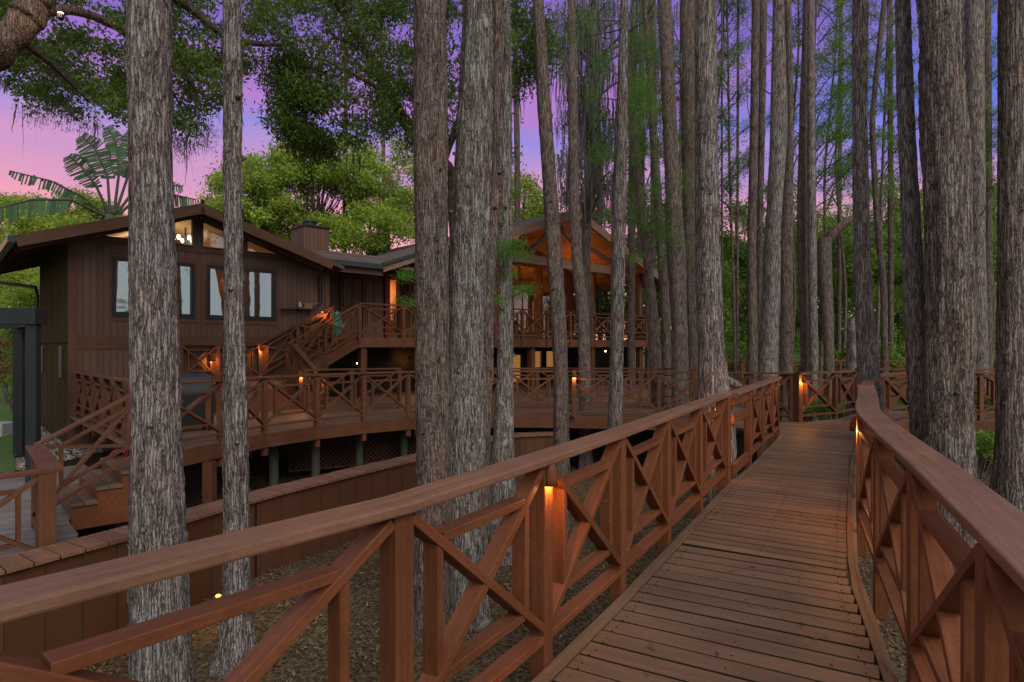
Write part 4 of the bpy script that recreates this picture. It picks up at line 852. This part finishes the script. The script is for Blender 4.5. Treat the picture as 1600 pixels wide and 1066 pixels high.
T14=trunk([(0,1208,1231),(200,1204,1229),(400,1195,1223),(560,1185,1213),(640,1184,1214)],15.6,'medium trunk leaning right to its top above the walkway bend','bk_grey')
T15=trunk([(0,1226,1236),(200,1232,1240),(350,1221,1238),(580,1219,1238),(660,1214,1240)],13.2,'trunk standing just left of the lit far lamp','bk_brown')
T16=trunk([(0,1255,1267),(350,1245,1261),(560,1252,1266)],18.5,'brown trunk of the joined pair above the lit far lamp','bk_brown')
T16b=trunk([(0,1262,1272),(350,1262,1275),(560,1265,1278)],18.1,'greyer trunk of the joined pair above the lit far lamp','bk_grey')
T18=trunk([(0,1333,1355),(200,1333,1354),(400,1335,1358),(500,1338,1364),(600,1342,1374),(700,1352,1386)],10.6,'trunk curving out from behind the end of the right rail cap','bk_grey')
T19=trunk([(0,1378,1386),(190,1358,1366),(350,1366,1375),(450,1376,1386),(560,1377,1387)],19,'thin bent trunk right of the one at the rail cap end','bk_dark')
T20=trunk([(0,1400,1421),(200,1404,1427),(400,1413,1440),(560,1418,1448),(700,1426,1458)],9.9,'leaning trunk pressed against the left of the broadest trunk','bk_grey')
T21=trunk([(0,1438,1496),(160,1442,1500),(330,1449,1511),(500,1452,1516),(640,1448,1513),(730,1443,1514),(800,1440,1520)],9.4,'broadest deeply ridged trunk at right with pale streaks','bk_big',flute=.08,flare=(.25,.4))
T22=trunk([(0,1508,1535),(200,1511,1536),(400,1519,1538),(560,1522,1542)],16.4,'grey trunk between the broadest trunk and the right edge trunk','bk_grey')
T23=trunk([(0,1565,1601),(300,1563,1598),(560,1562,1599),(700,1560,1602),(760,1556,1604),(840,1545,1612)],9.2,'ridged trunk at the right edge of the picture','bk_big',flute=.05,flare=(.3,.35))
# broken stump
ST=trunk([(497,1329,1336),(510,1325,1342),(560,1324,1342),(660,1323,1342)],15,'broken pale stump behind the railing left of the rail cap end','bk_grey',name='tree_stump',top=-9,group=None,limbs=0)
# background trunks
bgs=[(1128, 3, 22, 0.06), (1152, 4, 24, 0.07), (1282, 16, 21, 0.2), (1311, 6, 30, 0.12), (1392, 8, 27, 0.15), (1544, 12, 24, 0.2), (1577, 6, 22, 0.1), (926, 10, 26, 0.2), (938, 8, 30, 0.2), (986, 12, 24, 0.2), (1000, 10, 28, 0.2), (1021, 9, 26, 0.2), (810, 9, 27, 0.2), (601, 6, 33, 0.2), (538, 7, 30, 0.2)]
names=['far thin trunk seen just right of the big railing trunk', 'spindly far trunk against pink sky left of the dark pair', 'dark far trunk with a bent limb above the lit lamp', 'far trunk under feathery branches mid right', 'dim far trunk between bent and leaning trunks', 'dim trunk left of the right edge trunk', 'thin trunk behind the right edge trunk', 'mossy far trunk right of the gable peak', 'far trunk left of the straight slender grey one', 'far trunk right of the straight slender grey one', 'far trunk above the right gable slope', 'far thin trunk left of the medium trunk', 'far trunk between the sprays and left leaning trunk', 'pale thin trunk in bright trees left of the broad trunk', 'thin dark stem in bright trees above the chimney']
for i,(x,w_,d,j) in enumerate(bgs):
    l=rng.uniform(-7,7); top=14
    if x==1282:
        trunk([(372,1278,1300),(400,1277,1298),(560,1288,1303)],21,names[i],'bk_brown',group='far trunks in the woods',limbs=0,top=-9,seed=50+i); continue
    trunk([(0,x-w_/2+l,x+w_/2+l),(250,x-w_/2+l*.3,x+w_/2+l*.3),(560,x-w_/2,x+w_/2)],d,names[i],'bk_dark',group='far trunks in the woods',limbs=2,top=top,seed=50+i)
# bent limb on dark trunk
x,y,z=at(1290,372,21); 
r_,p_,q_=[t for t in trees if t[0]['label'].startswith('dark far trunk with a bent')][0][:3]
bx,by,bz=r_.location
limb(r_,[(x-bx,y-by,z-bz-.3),(at(1300,360,21)[0]-bx,0,at(0,365,21)[2]-bz),(at(1318,350,21)[0]-bx,0,at(0,350,21)[2]-bz),(at(1345,332,21)[0]-bx,0,at(0,335,21)[2]-bz)],.22,.1,M['bk_dark'])

# cypresses standing behind the viewpoint (they show only as reflections in the panes)
for i,(x,y,r_) in enumerate(((-6,-7,.13),(-11,-3,.25),(-1,-11,.2),(-15,-8,.25),(5,-8,.22))):
    ro=empty('cypress_tree',(x,y,-1.5)); tag(ro,['cypress behind the viewpoint mirrored in the left pane','cypress behind the viewpoint at far left','cypress directly behind the viewpoint','farthest left cypress behind the viewpoint','cypress behind the viewpoint on the right'][i],'tree','cypresses behind the viewpoint')
    trunkmesh([(0,0,0),(.3,0,6),(.1,0,13)],[r_,r_*.8,r_*.5],M['bk_dark'],'trunk',ro,seg=12,step=.5)
# ================================================================== foliage
def cloud(name,clumps,n,size,mat,parent=None,aspect=.5,down=.3,origin=None,sub=14):
    """clumps: (x,y,z,rx,ry,rz) ; leaves gather in small sprays inside each clump"""
    cl=np.array(clumps,float); wgt=cl[:,3]*cl[:,4]*cl[:,5]; wgt=wgt**.75; wgt/=wgt.sum()
    ns=max(1,n//sub); idx=rng.choice(len(cl),ns,p=wgt)
    u=rng.normal(size=(ns,3)); u/=np.linalg.norm(u,axis=1)[:,None]; u*= (rng.random(ns)**.45)[:,None]
    cen=cl[idx,:3]+u*cl[idx,3:6]
    P=np.repeat(cen,sub,0)+rng.normal(size=(ns*sub,3))*size*1.5*np.array([1,1,.7])
    if origin is not None: P=P-np.array(origin)
    V,Fq=quads(P,size,aspect,down); return npmesh(name,V,Fq,mat,parent)
def blob(px,py,d,rpx,rpy=None,dd=1.0):
    x,y,z=at(px,py,d); rpy=rpy or rpx; return (x,y,z,rpx/F*d,dd,rpy/F*d)
def fill(x0,x1,y0,y1,d0,d1,n,r,test=None):
    out=[]
    while len(out)<n:
        px=random.uniform(x0,x1); py=random.uniform(y0,y1); 
        if test and not test(px,py): continue
        d=random.uniform(d0,d1); out.append(blob(px,py,d,r*random.uniform(.6,1.3),r*random.uniform(.4,.9),r/F*d))
    return out
def moss(parent,pts,origin,n=6,L=(.3,.8),spread=.08,w=.012):
    V=[];Fq=[]
    for (x,y,z) in pts:
        for k in range(n):
            a=x+rng.normal()*spread; b=y+rng.normal()*spread; zz_=z+rng.normal()*spread*.5; l=rng.uniform(*L); segs=6; dx=0;dy=0
            t=rng.uniform(0,3.14); ca,sa=math.cos(t),math.sin(t)
            for s in range(segs+1):
                f=s/segs; wv=w*(1.1-f)*rng.uniform(.5,1.6); dx+=rng.normal()*.012; dy+=rng.normal()*.012
                V.append((a+dx-ca*wv,b+dy-sa*wv,zz_-l*f)); V.append((a+dx+ca*wv,b+dy+sa*wv,zz_-l*f))
                if s: q=len(V); Fq.append((q-4,q-3,q-1,q-2))
    V=np.array(V)-np.array(origin); return npmesh('spanish_moss',V,np.array(Fq),M['moss'],parent)
# --- live oak, upper left : big limb enters from the left edge
oak=empty('live_oak',(-13.5,8.4,-.9)); tag(oak,'live oak with a thick limb entering from top left over the house','tree')
oo=np.array(oak.location)
def rel(p,o): return tuple(np.array(p)-np.array(o))
trunkmesh([rel((-13.5,8.4,-1),oo),rel((-13.4,8.4,3),oo),rel((-13,8.4,5),oo)],[.55,.45,.4],M['bk_grey'],'trunk',oak,seg=26,step=.2,flare=(.4,.5))
def plimb(par,org,pp,r0,r1,mat='bk_dark'):
    P=[Vector(rel(at(*p),org)) for p in pp]; Q=[]
    for i in range(len(P)-1):
        a=P[max(i-1,0)]; b=P[i]; c=P[i+1]; e=P[min(i+2,len(P)-1)]
        for k in range(9):
            u=k/9; Q.append(.5*((2*b)+(c-a)*u+(2*a-5*b+4*c-e)*u*u+(3*b-a-3*c+e)*u**3))
    Q.append(P[-1]); n=len(Q); kk=22 if r0>.12 else 9; m=MB(); m.tube(Q,[r0+(r1-r0)*i/(n-1) for i in range(n)],kk)
    for q_ in range(len(m.v)):
        x,y,z=m.v[q_]; ax=Q[min(n-1,q_//kk)]; f=1+.09*math.sin(x*9+z*5)+.07*math.sin(y*13+x*17+z*11)+random.uniform(-.03,.03); m.v[q_]=(ax.x+(x-ax.x)*f,ax.y+(y-ax.y)*f,ax.z+(z-ax.z)*f)
    return m.build('limb',M[mat],par,smooth=True)
plimb(oak,oo,[(-560,470,8.4),(-300,290,8),(-140,175,7.6),(-55,112,7.3),(0,72,7.2),(42,28,7.3),(80,-25,7.6),(160,-80,8.2),(280,-120,9)],.25,.11)
plimb(oak,oo,[(60,15,7.4),(130,20,8),(210,60,8.6),(300,130,9.2)],.08,.03); plimb(oak,oo,[(30,60,7.2),(90,110,8),(140,160,8.6)],.05,.015)
plimb(oak,oo,[(160,-60,8.2),(280,0,9),(360,60,9.5),(440,70,10)],.09,.03); plimb(oak,oo,[(210,60,8.6),(250,110,9.5),(290,180,9.6)],.04,.015)
def oakt(px,py):
    if px<130: return py<150+.25*px-40*max(0,1-px/40)
    if px<210: return py<188-.10*(px-130) and not(140<px<200 and py<70 and random.random()<.75)
    if px<320: return py<215-.3*abs(px-270)
    if px<400: return py<195-1.25*(px-320)
    return py<90
cl_=fill(-60,420,-60,230,8,12,270,13,oakt)
cloud('crown',cl_,54000,.066,M['oak'],oak,origin=oo)
mp_=[at(px,py,d) for px,py,d in [(55,165,8.5),(100,170,9),(118,120,9.5),(142,150,9.5),(145,190,9.5),(250,195,9.5),(285,215,10),(300,190,10),(310,200,10),(325,205,10),(290,225,10.2),(270,160,10),(340,130,10),(90,100,9)]]
moss(oak,mp_[::2],oo,n=6,L=(.12,.8),w=.011,spread=.10)
cloud('moss_clumps',[(a,b,c-.12,.16,.16,.22) for a,b,c in mp_],5200,.05,M['moss'],oak,origin=oo,aspect=.14,down=3)
# --- second oak, over the middle
ok2=empty('live_oak',(-.6,13.0,-1.2)); tag(ok2,'dark leafed oak behind the smooth brown trunk, boughs spreading left','tree'); o2=np.array(ok2.location)
plimb(ok2,o2,[(740,620,13.3),(722,500,13),(708,300,12.6),(690,255,12.3),(655,220,12),(630,185,11.6),(612,150,11.2),(580,90,10.8),(540,20,10.5),(500,-40,10.3)],.16,.08)
plimb(ok2,o2,[(612,150,11.2),(560,120,10.5),(500,90,10)],.05,.02); plimb(ok2,o2,[(690,255,12.3),(720,180,12.2),(745,90,12),(760,-20,12)],.09,.05); plimb(ok2,o2,[(580,90,10.8),(520,60,10.6),(470,130,10.2)],.04,.015)
def ok2t(px,py):
    if px<455: return py<70+max(0,(px-435)*2)
    if px<655:
        lo=110+1.3*(px-430) if px<520 else 235
        return py< min(245,max(110,lo)) and not (px<450 and py>150)
    return py<205 and not (697<px<722 and 40<py<170)
cl_=fill(415,870,-50,250,9.5,13,270,14,lambda a,b: (ok2t(a,b) if a<715 else (a<800 and b<250 and random.random()<.25)))
cl_+=[blob(x,y,11,18,22) for x,y in ((447,110),(445,140),(452,175),(456,190),(458,205),(470,215),(480,150),(460,90),(500,225),(840,60),(820,100),(812,30),(850,90))]
cloud('crown',cl_,56000,.085,M['oak'],ok2,aspect=.34,down=.9,origin=o2)
moss(ok2,[at(x,y,11.5) for x,y in ((610,160),(560,240),(520,215),(640,200),(600,60),(800,110),(812,140))],o2,n=8,L=(.3,.8))
# --- cypress sprays attached to the trunks
def sprays(tr,spots,n,size=.035,lab='crown'):
    root,pts,rr,*_=tr; org=np.array(root.location); 
    m=MB()
    for b in spots:
        zz_=b[2]-org[2]; xx=np.interp(zz_,[p[2] for p in pts],[p[0] for p in pts]); m.tube([(xx,0,zz_-.15),(b[0]-org[0],b[1]-org[1],b[2]-org[2])],[.014,.004],5)
    m.build('twigs',M['bk_dark'],root)
    cloud(lab,spots,n,size,M['cyp'],root,aspect=.16,down=.2,origin=org,sub=24)
sprays(T5,[blob(x,y,8.5+random.uniform(-.4,.4),r,r*.45,.25) for x,y,r in ((772,150,12),(790,250,14),(765,330,22),(800,385,26),(782,395,30),(812,400,18),(790,430,20),(760,450,14),(800,458,26),(772,470,18),(826,452,14),(800,300,12),(778,200,16),(790,60,18),(760,400,16),(750,360,14))],15000)
sprays(T3,[blob(x,y,6.2,r,r*.5,.15) for x,y,r in ((632,432,10),(640,430,9),(630,470,9),(645,474,8))],1300,.028)
sprays(T10,[blob(x,y,16+random.uniform(-1,1),r,r*1.1,.5) for x,y,r in [(random.uniform(985,1060),random.uniform(60,430),random.uniform(12,26)) for _ in range(38)]],26000,.07)
sprays(T8,[blob(x,y,10.5+random.uniform(-.6,.6),r,r*.8,.4) for x,y,r in ((935,190,22),(925,150,20),(940,240,24),(905,60,18),(985,200,22),(940,100,20),(915,30,18),(1000,130,20),(1010,170,22))],7000,.045)
# mossy crown behind: hanging moss mass right of centre
mt=empty('mossy_cypress',(*at(915,560,19)[:2],-1.3)); tag(mt,'cypress draped in grey Spanish moss above the open gable','tree'); mo=np.array(mt.location)
trunkmesh([(0,0,0),(0,0,5),(.2,0,14)],[.18,.15,.08],M['bk_dark'],'trunk',mt,seg=14,step=.4)
mpx=[(random.uniform(872,965),random.uniform(-10,300)) for _ in range(110)]+[(random.uniform(985,1030),random.uniform(0,200)) for _ in range(20)]
moss(mt,[at(x,y,19+random.uniform(-1.5,1.5)) for x,y in mpx],mo,n=13,L=(.4,1.3),spread=.3,w=.02)
m=MB()
for k in range(30):
    x,y=random.choice(mpx); a=at(x,y,19+random.uniform(-1.5,1.5)); zz_=a[2]-mo[2]; m.tube([(0,0,zz_-1.0),((a[0]-mo[0])*.5,(a[1]-mo[1])*.5,zz_-.3),(a[0]-mo[0],a[1]-mo[1],zz_)],[.06,.035,.01],5)
m.build('limbs',M['bk_dark'],mt)
cloud('crown',[blob(x,y,19.5,18,14,1) for x,y in mpx[::2]],17000,.07,M['cyp'],mt,origin=mo,aspect=.3)
cloud('moss_clumps',[blob(x,y+random.uniform(0,30),19.2,9,22,.5) for x,y in mpx[::1]],26000,.07,M['moss'],mt,origin=mo,aspect=.18,down=2.5)
# generic leafy tree
def leafy(name,lab,x,y,z0,h,cr,mat,nl,size,px_cl,group,bk='bk_dark',tr=.18,asp=.5):
    root=empty(name,(x,y,z0)); tag(root,lab,'tree',group); o=np.array(root.location)
    trunkmesh([(0,0,-.1),(random.uniform(-.3,.3),0,h*.5),(random.uniform(-.5,.5),0,h)],[tr,tr*.75,tr*.3],M[bk],'trunk',root,seg=12,step=.5)
    m=MB()
    for c in px_cl[::max(1,len(px_cl)//16)]:
        zc=c[2]-z0; f=max(.15,min(.8,zc/h*.7)); m.tube([(0,0,h*f),((c[0]-x)*.5,(c[1]-y)*.5,(h*f+zc)/2-.1),(c[0]-x,c[1]-y,zc)],[tr*.28,tr*.14,.015],6)
    m.build('limbs',M[bk],root,smooth=True)
    cloud('crown',px_cl,nl,size,M[mat],root,origin=o,aspect=asp)
    return root
def around(px,py,d,rx,ry,n,r):
    out=[]
    for _ in range(n):
        a=random.uniform(0,6.28); q_=random.random()**.5; out.append(blob(px+math.cos(a)*rx*q_,py+math.sin(a)*ry*q_,d+random.uniform(-1.6,1.6),r*random.uniform(.6,1.2),r*random.uniform(.45,.9),r/F*d))
    return out
BT=[(385,300,27,68,48,'bright leafed rounded tree behind the thin trunk'),(500,245,28,75,34,'tallest bright green tree above the chimney'),(480,320,29,90,60,'dense bright tree directly behind the chimney'),(600,290,30,60,70,'bright tree between chimney and smooth brown trunk'),(570,360,28,90,35,'lower bright tree above the middle roof'),(30,400,31,100,80,'bright green tree behind the left eave'),(20,340,36,70,30,'bright tree behind the banana like palm'),(120,330,36,60,25,'bright tree low behind the palm stems'),(810,320,30,45,42,'bright tree left of the open gable peak'),(430,360,30,70,30,'bright tree behind the right slope of the left gable')]
for px,py,d,rx,ry,lab in BT:
    x,y,z=at(px,py,d); leafy('garden_tree',lab,x,y,-.8,z+.8+ry/F*d*.3,0,'bright',int(9500*(rx*ry)/3600)+6000,.14,around(px,py,d,rx,ry,34,18),'bright trees behind the lodge')
# branches against sky
# shrubs at left by lawn
def shrub(lab,px,py,d,rx,ry,mat,n,size=.08,group='shrubs around the lawn'):
    x,y,_=at(px,py,d); z0=gz(x,y); root=empty('shrub',(x,y,z0)); tag(root,lab,'shrub',group); m=MB()
    for k in range(6): a=random.uniform(0,6.28); m.tube([(0,0,0),(math.cos(a)*.4,math.sin(a)*.4,1.2)],[.03,.01],5)
    m.build('stems',M['bk_dark'],root); cloud('foliage',around(px,py,d,rx,ry,14,min(rx,ry)*.55),n,size,M[mat],root,origin=np.array(root.location))
shrub('reddish yellow croton hedge seen between the pergola posts',12,555,24,40,38,'redshrub',9000)
shrub('dark round bush beyond the inner pergola post',26,560,20,14,60,'forest',6000)
shrub('green hedge beneath the left eave',40,470,27,60,50,'bright',12000,.12)
shrub('low pale flowering cover at the far side of the lawn',10,592,34,40,8,'forest',3000)
# --- traveller palm
pm=empty('fan_palm',(*at(168,340,22)[:2],-.8)); tag(pm,'banana leaved palm with torn fronds behind the left roof','palm'); po=np.array(pm.location)
m=MB(); a=at(172,335,22); m.tube([(0,0,0),rel((a[0]-.1,a[1],a[2]-1),po),rel(a,po)],[.25,.2,.14],10); m.build('trunk',M['postgreen'],pm,smooth=True)
def frond(pp,w,tear,droop=.3,gapf=.25):
    P=[Vector(rel(at(x,y,d),po)) for x,y,d in pp]; 
    # dense resample
    Q=[]; 
    for i in range(len(P)-1):
        for k in range(12): Q.append(P[i].lerp(P[i+1],k/12))
    Q.append(P[-1]); n=len(Q); V=[];Fq=[]; start=int(n*.3)
    for i in range(start,n-1):
        f=(i-start)/(n-start); ww=w*math.sin(math.pi*min(1,max(.06,.12+f*.86)))**.6
        d=(Q[i+1]-Q[i]); side=d.cross(Vector((0.15,-1,0.1))).normalized()
        for sg in (1,-1):
            g=random.uniform(0,tear)+(random.uniform(.2,.6) if random.random()<.16 else 0); L=ww*(random.uniform(.75,1.05) if tear>.2 else random.uniform(.80,1.03)); tip=side*sg*L+d.normalized()*L*.35+Vector((0,random.uniform(-.2,.2)*L*(tear>.2),-droop*L*(random.uniform(.5,1.3) if tear>.2 else random.uniform(.6,1.25))))
            a=Q[i]+d*g; b=Q[i+1]; q_=len(V); V+= [tuple(a),tuple(b),tuple(b+tip*.98),tuple(a+tip)]; Fq.append((q_,q_+1,q_+2,q_+3))
    fo=npmesh('frond',np.array(V),np.array(Fq),M['palm'],pm); m=MB(); m.tube(Q,[.045*(1-.8*i/n)+.008 for i in range(n)],6); m.build('midrib',M['postgreen'],fo,smooth=True)
frond([(170,335,22),(150,290,21.6),(128,262,21.3),(108,243,21)],.42,.05,.35)
frond([(172,335,22),(168,275,22),(150,235,21.8),(128,212,21.6)],.5,.12,.35)
frond([(178,335,22),(186,270,22),(182,225,22.2),(168,198,22.3)],.38,.08,.3)
frond([(180,335,22),(200,275,22.4),(204,235,22.5),(206,205,22.6)],.45,.05,.2)
frond([(165,335,22),(130,308,21.8),(80,283,21.6),(15,267,21.4)],.22,.65,1.2)
frond([(165,338,22),(110,312,21),(50,312,20.6),(-20,330,20.4)],.35,.1,.9)
frond([(186,335,22),(225,300,22.4),(265,303,22.6),(306,312,22.7)],.26,.5,1.1)
frond([(184,332,22),(215,290,22.3),(250,285,22.4),(285,292,22.4)],.3,.3,.6)
# --- woodland right
FT=[]
for i in range(22):
    px=1130+i*23+random.uniform(-8,8); FT.append((px,random.uniform(370,440),random.uniform(29,46),random.uniform(26,46),random.uniform(60,120)))
lbl=['dark wood tree behind the railing, number from left of walkway bend','']
where=['just right of the big railing trunk','between big railing trunk and dark pair','behind the dark trunk pair','between dark pair and medium leaning trunk','behind the medium leaning trunk','above the bend left of the far lamp','straight above the far lit lamp','behind the joined pair','right of the joined pair','behind the bent limb','left of the pale stump','above the pale stump','behind the rail cap end trunk','right of the rail cap end trunk','behind the thin bent trunk','between bent trunk and leaning trunk','behind the leaning trunk','behind the left of the broadest trunk','behind the broadest trunk','right of the broadest trunk','left of the right edge trunk','behind the right edge trunk']
for i,(px,py,d,rx,ry) in enumerate(FT):
    x,y,z=at(px,py,d); leafy('woodland_tree','dark leafy wood tree '+where[i],x,y,-1.2,z+1.2+.6*ry/F*d,0,'forest',15000,.15,around(px,py+20,d,rx,ry,26,19)+around(px,py-60,d,rx,ry*.8,9,11)+around(px,540,d,rx,30,8,20),'dark woodland trees')
for i,(px,d,w_) in enumerate([(880,30,60),(950,31,50),(1010,29,50),(1060,30,40),(1100,28,40)]):
    x,y,z=at(px,420,d); leafy('woodland_tree','dark leafy tree behind the open gable '+['left of the peak trunk','under the peak','right of the straight slender trunk','behind the medium trunk','behind the big railing trunk'][i],x,y,-1.2,z+2,0,'forest',13000,.14,around(px,420,d,w_,120,30,24),'dark woodland trees')
shp=[(1150,575,23),(1205,578,22.5),(1262,570,24),(1300,582,22),(1350,565,23),(1410,575,22.5),(1450,578,24),(1530,575,22.5),(1575,580,22)]
wl=['left of the dark pair base','below the medium leaning trunk','behind the far lit lamp','left of the stump','right of the stump','below the thin bent trunk','behind the leaning trunk base','right of the broadest trunk','at the right edge']
for (px,py,d),l_ in zip(shp,wl): shrub('low green undergrowth bush '+l_,px,py,d+5,44,32,'forest',8500,.11,'undergrowth along the woodland walk')
shp=[(1290,640,17.5),(1340,645,17),(1530,690,13),(1590,650,16.5),(1530,632,17.5),(1400,640,17)]
wl=['under the far railing left bay','beneath the far railing by the stump','in the dark under the side walk','low at the right edge under the walk','between the side walk rails','seen through the turning railing']
for (px,py,d),l_ in zip(shp,wl): shrub('ferny ground bush '+l_,px,py,d,36,14,'forest',4500,.07,'low bushes beneath the side walk')
# far wood mass
cl_=[]
for i in range(170):
    px=random.uniform(-60,1700); d=random.uniform(52,70); ytop=470 if px>1000 else 440; py=random.uniform(ytop,555); cl_.append(blob(px,py,d,34,20,2.5))
for i in range(60): px=random.uniform(1100,1640); cl_.append(blob(px,random.uniform(385,470),random.uniform(50,62),26,20,2.5))
tag(cloud('far_woods',cl_,52000,.42,M['forest'],aspect=.6),kind='stuff')
# --- feathery cypresses against the sky at right
def feathery(px,d,lab,lean=0,n=18,wpx=4,y1=330,y0=-60,side=0,nl=15000):
    x,y,_=at(px,560,d); root=empty('feathery_cypress',(x,y,-1.3)); tag(root,lab,'tree','feathery cypresses against the sky'); o=np.array(root.location)
    z1=at(0,y0-60,d)[2]; top=at(px+lean,0,d)[0]-x; r0=wpx/2/F*d; bw_=random.uniform(-.5,.5)
    trunkmesh([(0,0,0),(top*.25+bw_*.6,0,(z1+1.3)*.25),(top*.5-bw_*.5,0,(z1+1.3)*.5),(top*.75+bw_*.5,0,(z1+1.3)*.75),(top,0,z1+1.3)],[r0*1.3,r0*1.15,r0,r0*.75,r0*.5],M['bk_dark'],'trunk',root,seg=10,step=.5)
    m=MB(); cl_=[]
    for k in range(n):
        f=k/n; py=y1+(y0-y1)*f; z=at(0,py,d)[2]+1.3; xx=top*z/(z1+1.3); a=random.uniform(-.8,.8)+(0 if random.random()<.5+side*.5 else math.pi); L=random.uniform(.8,2.6)*(1.1-.3*f)*(.6 if abs(side)<.3 else 1); rise=random.uniform(.5,1.5)
        P=[]; 
        for s in range(6): q_=s/5; P.append((xx+math.cos(a)*L*q_**1.3+random.uniform(-.05,.05),math.sin(a)*L*q_,z+L*rise*q_**.8+random.uniform(-.06,.06)))
        m.tube(P,[.035*(1-q_/5.6) for q_ in range(6)],4)
        for s in range(2,6):
            for rep in range(3):
                dx=random.uniform(-.35,.35); cl_.append((P[s][0]+dx,P[s][1],P[s][2]+random.uniform(-.25,.25),.22,.22,.12))
                if rep: m.tube([P[s-1],(P[s][0]+dx,P[s][1]+random.uniform(-.2,.2),P[s][2]+random.uniform(0,.3))],[.012,.004],3)
    m.build('limbs',M['bk_dark'],root)
    cloud('crown',cl_,nl,.095,M['cyp'] if random.random()<.5 else M['forest'],root,aspect=.24,sub=8)
    return root
fl=[(1150,24,-18,'left of the dark pair',-.2),(1232,25,14,'behind the medium leaning trunk',.2),(1258,22,24,'above the joined pair, fanning right',.95),(1276,24,34,'right of the joined pair, fanning right',.95),(1318,27,-14,'left of the rail cap end trunk',.3),(1366,23,26,'right of the rail cap end trunk',.6),(1545,24,-12,'between broadest and right edge trunks',0),(1060,22,5,'behind the medium trunk left of the big railing trunk',0),(1110,24,16,'behind the big railing trunk',.3),(1010,23,0,'behind the thin curved trunk',0)]
for px,d,le,lab,sd_ in fl: feathery(px,d,'wispy feathery cypress '+lab,le,side=sd_)
# moss wisps on right trees
# --- up-light in the oak & garden lights
def spot_fixture(px,py,d,lab,e,bm='bulbs'):
    x,y,z=at(px,py,d); o=empty('spotlight',(x,y,z)); tag(o,lab,'lamp'); m=MB(); m.lathe([(.02,-.07),(.035,-.05),(.035,.0)],(0,0,0),10); m.build('housing',M['black'],o)
    m=MB(); m.lathe([(.026,.001),(.028,.012),(.008,.022)],(0,0,0),10); m.build('bulb',M[bm],o,smooth=True)
    l=plight(x,y-.06,z-.02,e,(1,.6,.25),.03); l.name='lamp_light'; l.parent=o; l.location=(0,-.06,.05)
spot_fixture(95,22,6.9,'bright spotlight on the oak limb at top left',12)
x,y,z=at(341,930,6.6); spot_fixture(341,932,6.5,'small garden uplight by the foot of the thin left trunk',4,'bulbo')
m=MB(); m.lathe([(.02,0),(.015,.2),(.03,.24)],(0,0,0),8)
# seedlings on the ground
for i,(px,py) in enumerate(((440,880),(490,860),(360,950),(150,1040),(470,985),(380,985),(1530,770),(1560,790))):
    x,y=gp(px,py,-1.38); o=empty('seedling',(x,y,-1.4)); tag(o,['pale small weed near the skirt wall','tiny weed against the wall base','yellow green weed by the garden uplight','weed below the nearest rail at left','seedling under the near diagonal brace','leafy seedling at the thin trunk foot','seedling left of the right edge trunk','seedling at foot of right edge trunk'][i],'plant','small weeds in the leaf litter')
    m=MB(); m.tube([(0,0,0),(.01,0,.12)],[.004,.002],4); m.build('stem',M['postgreen'],o); cl_=[(x,y,-1.4+.1,.1,.1,.06)]; cloud('leaves',cl_,90,.035,M['bright'],o,origin=(x,y,-1.4),sub=4)
# cypress knees right
for i,(px,py,h) in enumerate(((1392,700,.5),(1548,660,.9),(1575,700,.5),(1540,720,.3))):
    d=3.0*F/(py-HZ)*.98; x=(px-800)/F*d; o=empty('cypress_knee',(x,d,-1.45)); tag(o,['pale root knee under the turning railing','tallest root knee beyond the broadest trunk','root knee left of the right edge trunk','small root knee near the broadest trunk base'][i],'root','cypress knees'); trunkmesh([(0,0,0),(.02,0,h*.5),(.0,0,h)],[.2,.13,.03],M['bk_grey'],'knee',o,seg=14,step=.06)
# trailing vine loops at right
o=empty('vine',(*gp(1515,770,-1.3),-1.3)); tag(o,'thin pale vine loop beside the broadest trunk','vine'); bx,by,bz=o.location
m=MB(); m.tube([rel(at(x,y,9),o.location) for x,y in ((1514,735),(1522,760),(1515,785),(1528,800),(1537,785),(1530,765),(1518,758))],.008,5); m.build('stem',M['rope'],o,smooth=True)
print('objects',len(bpy.data.objects),'faces',sum(len(m.polygons) for m in bpy.data.meshes))
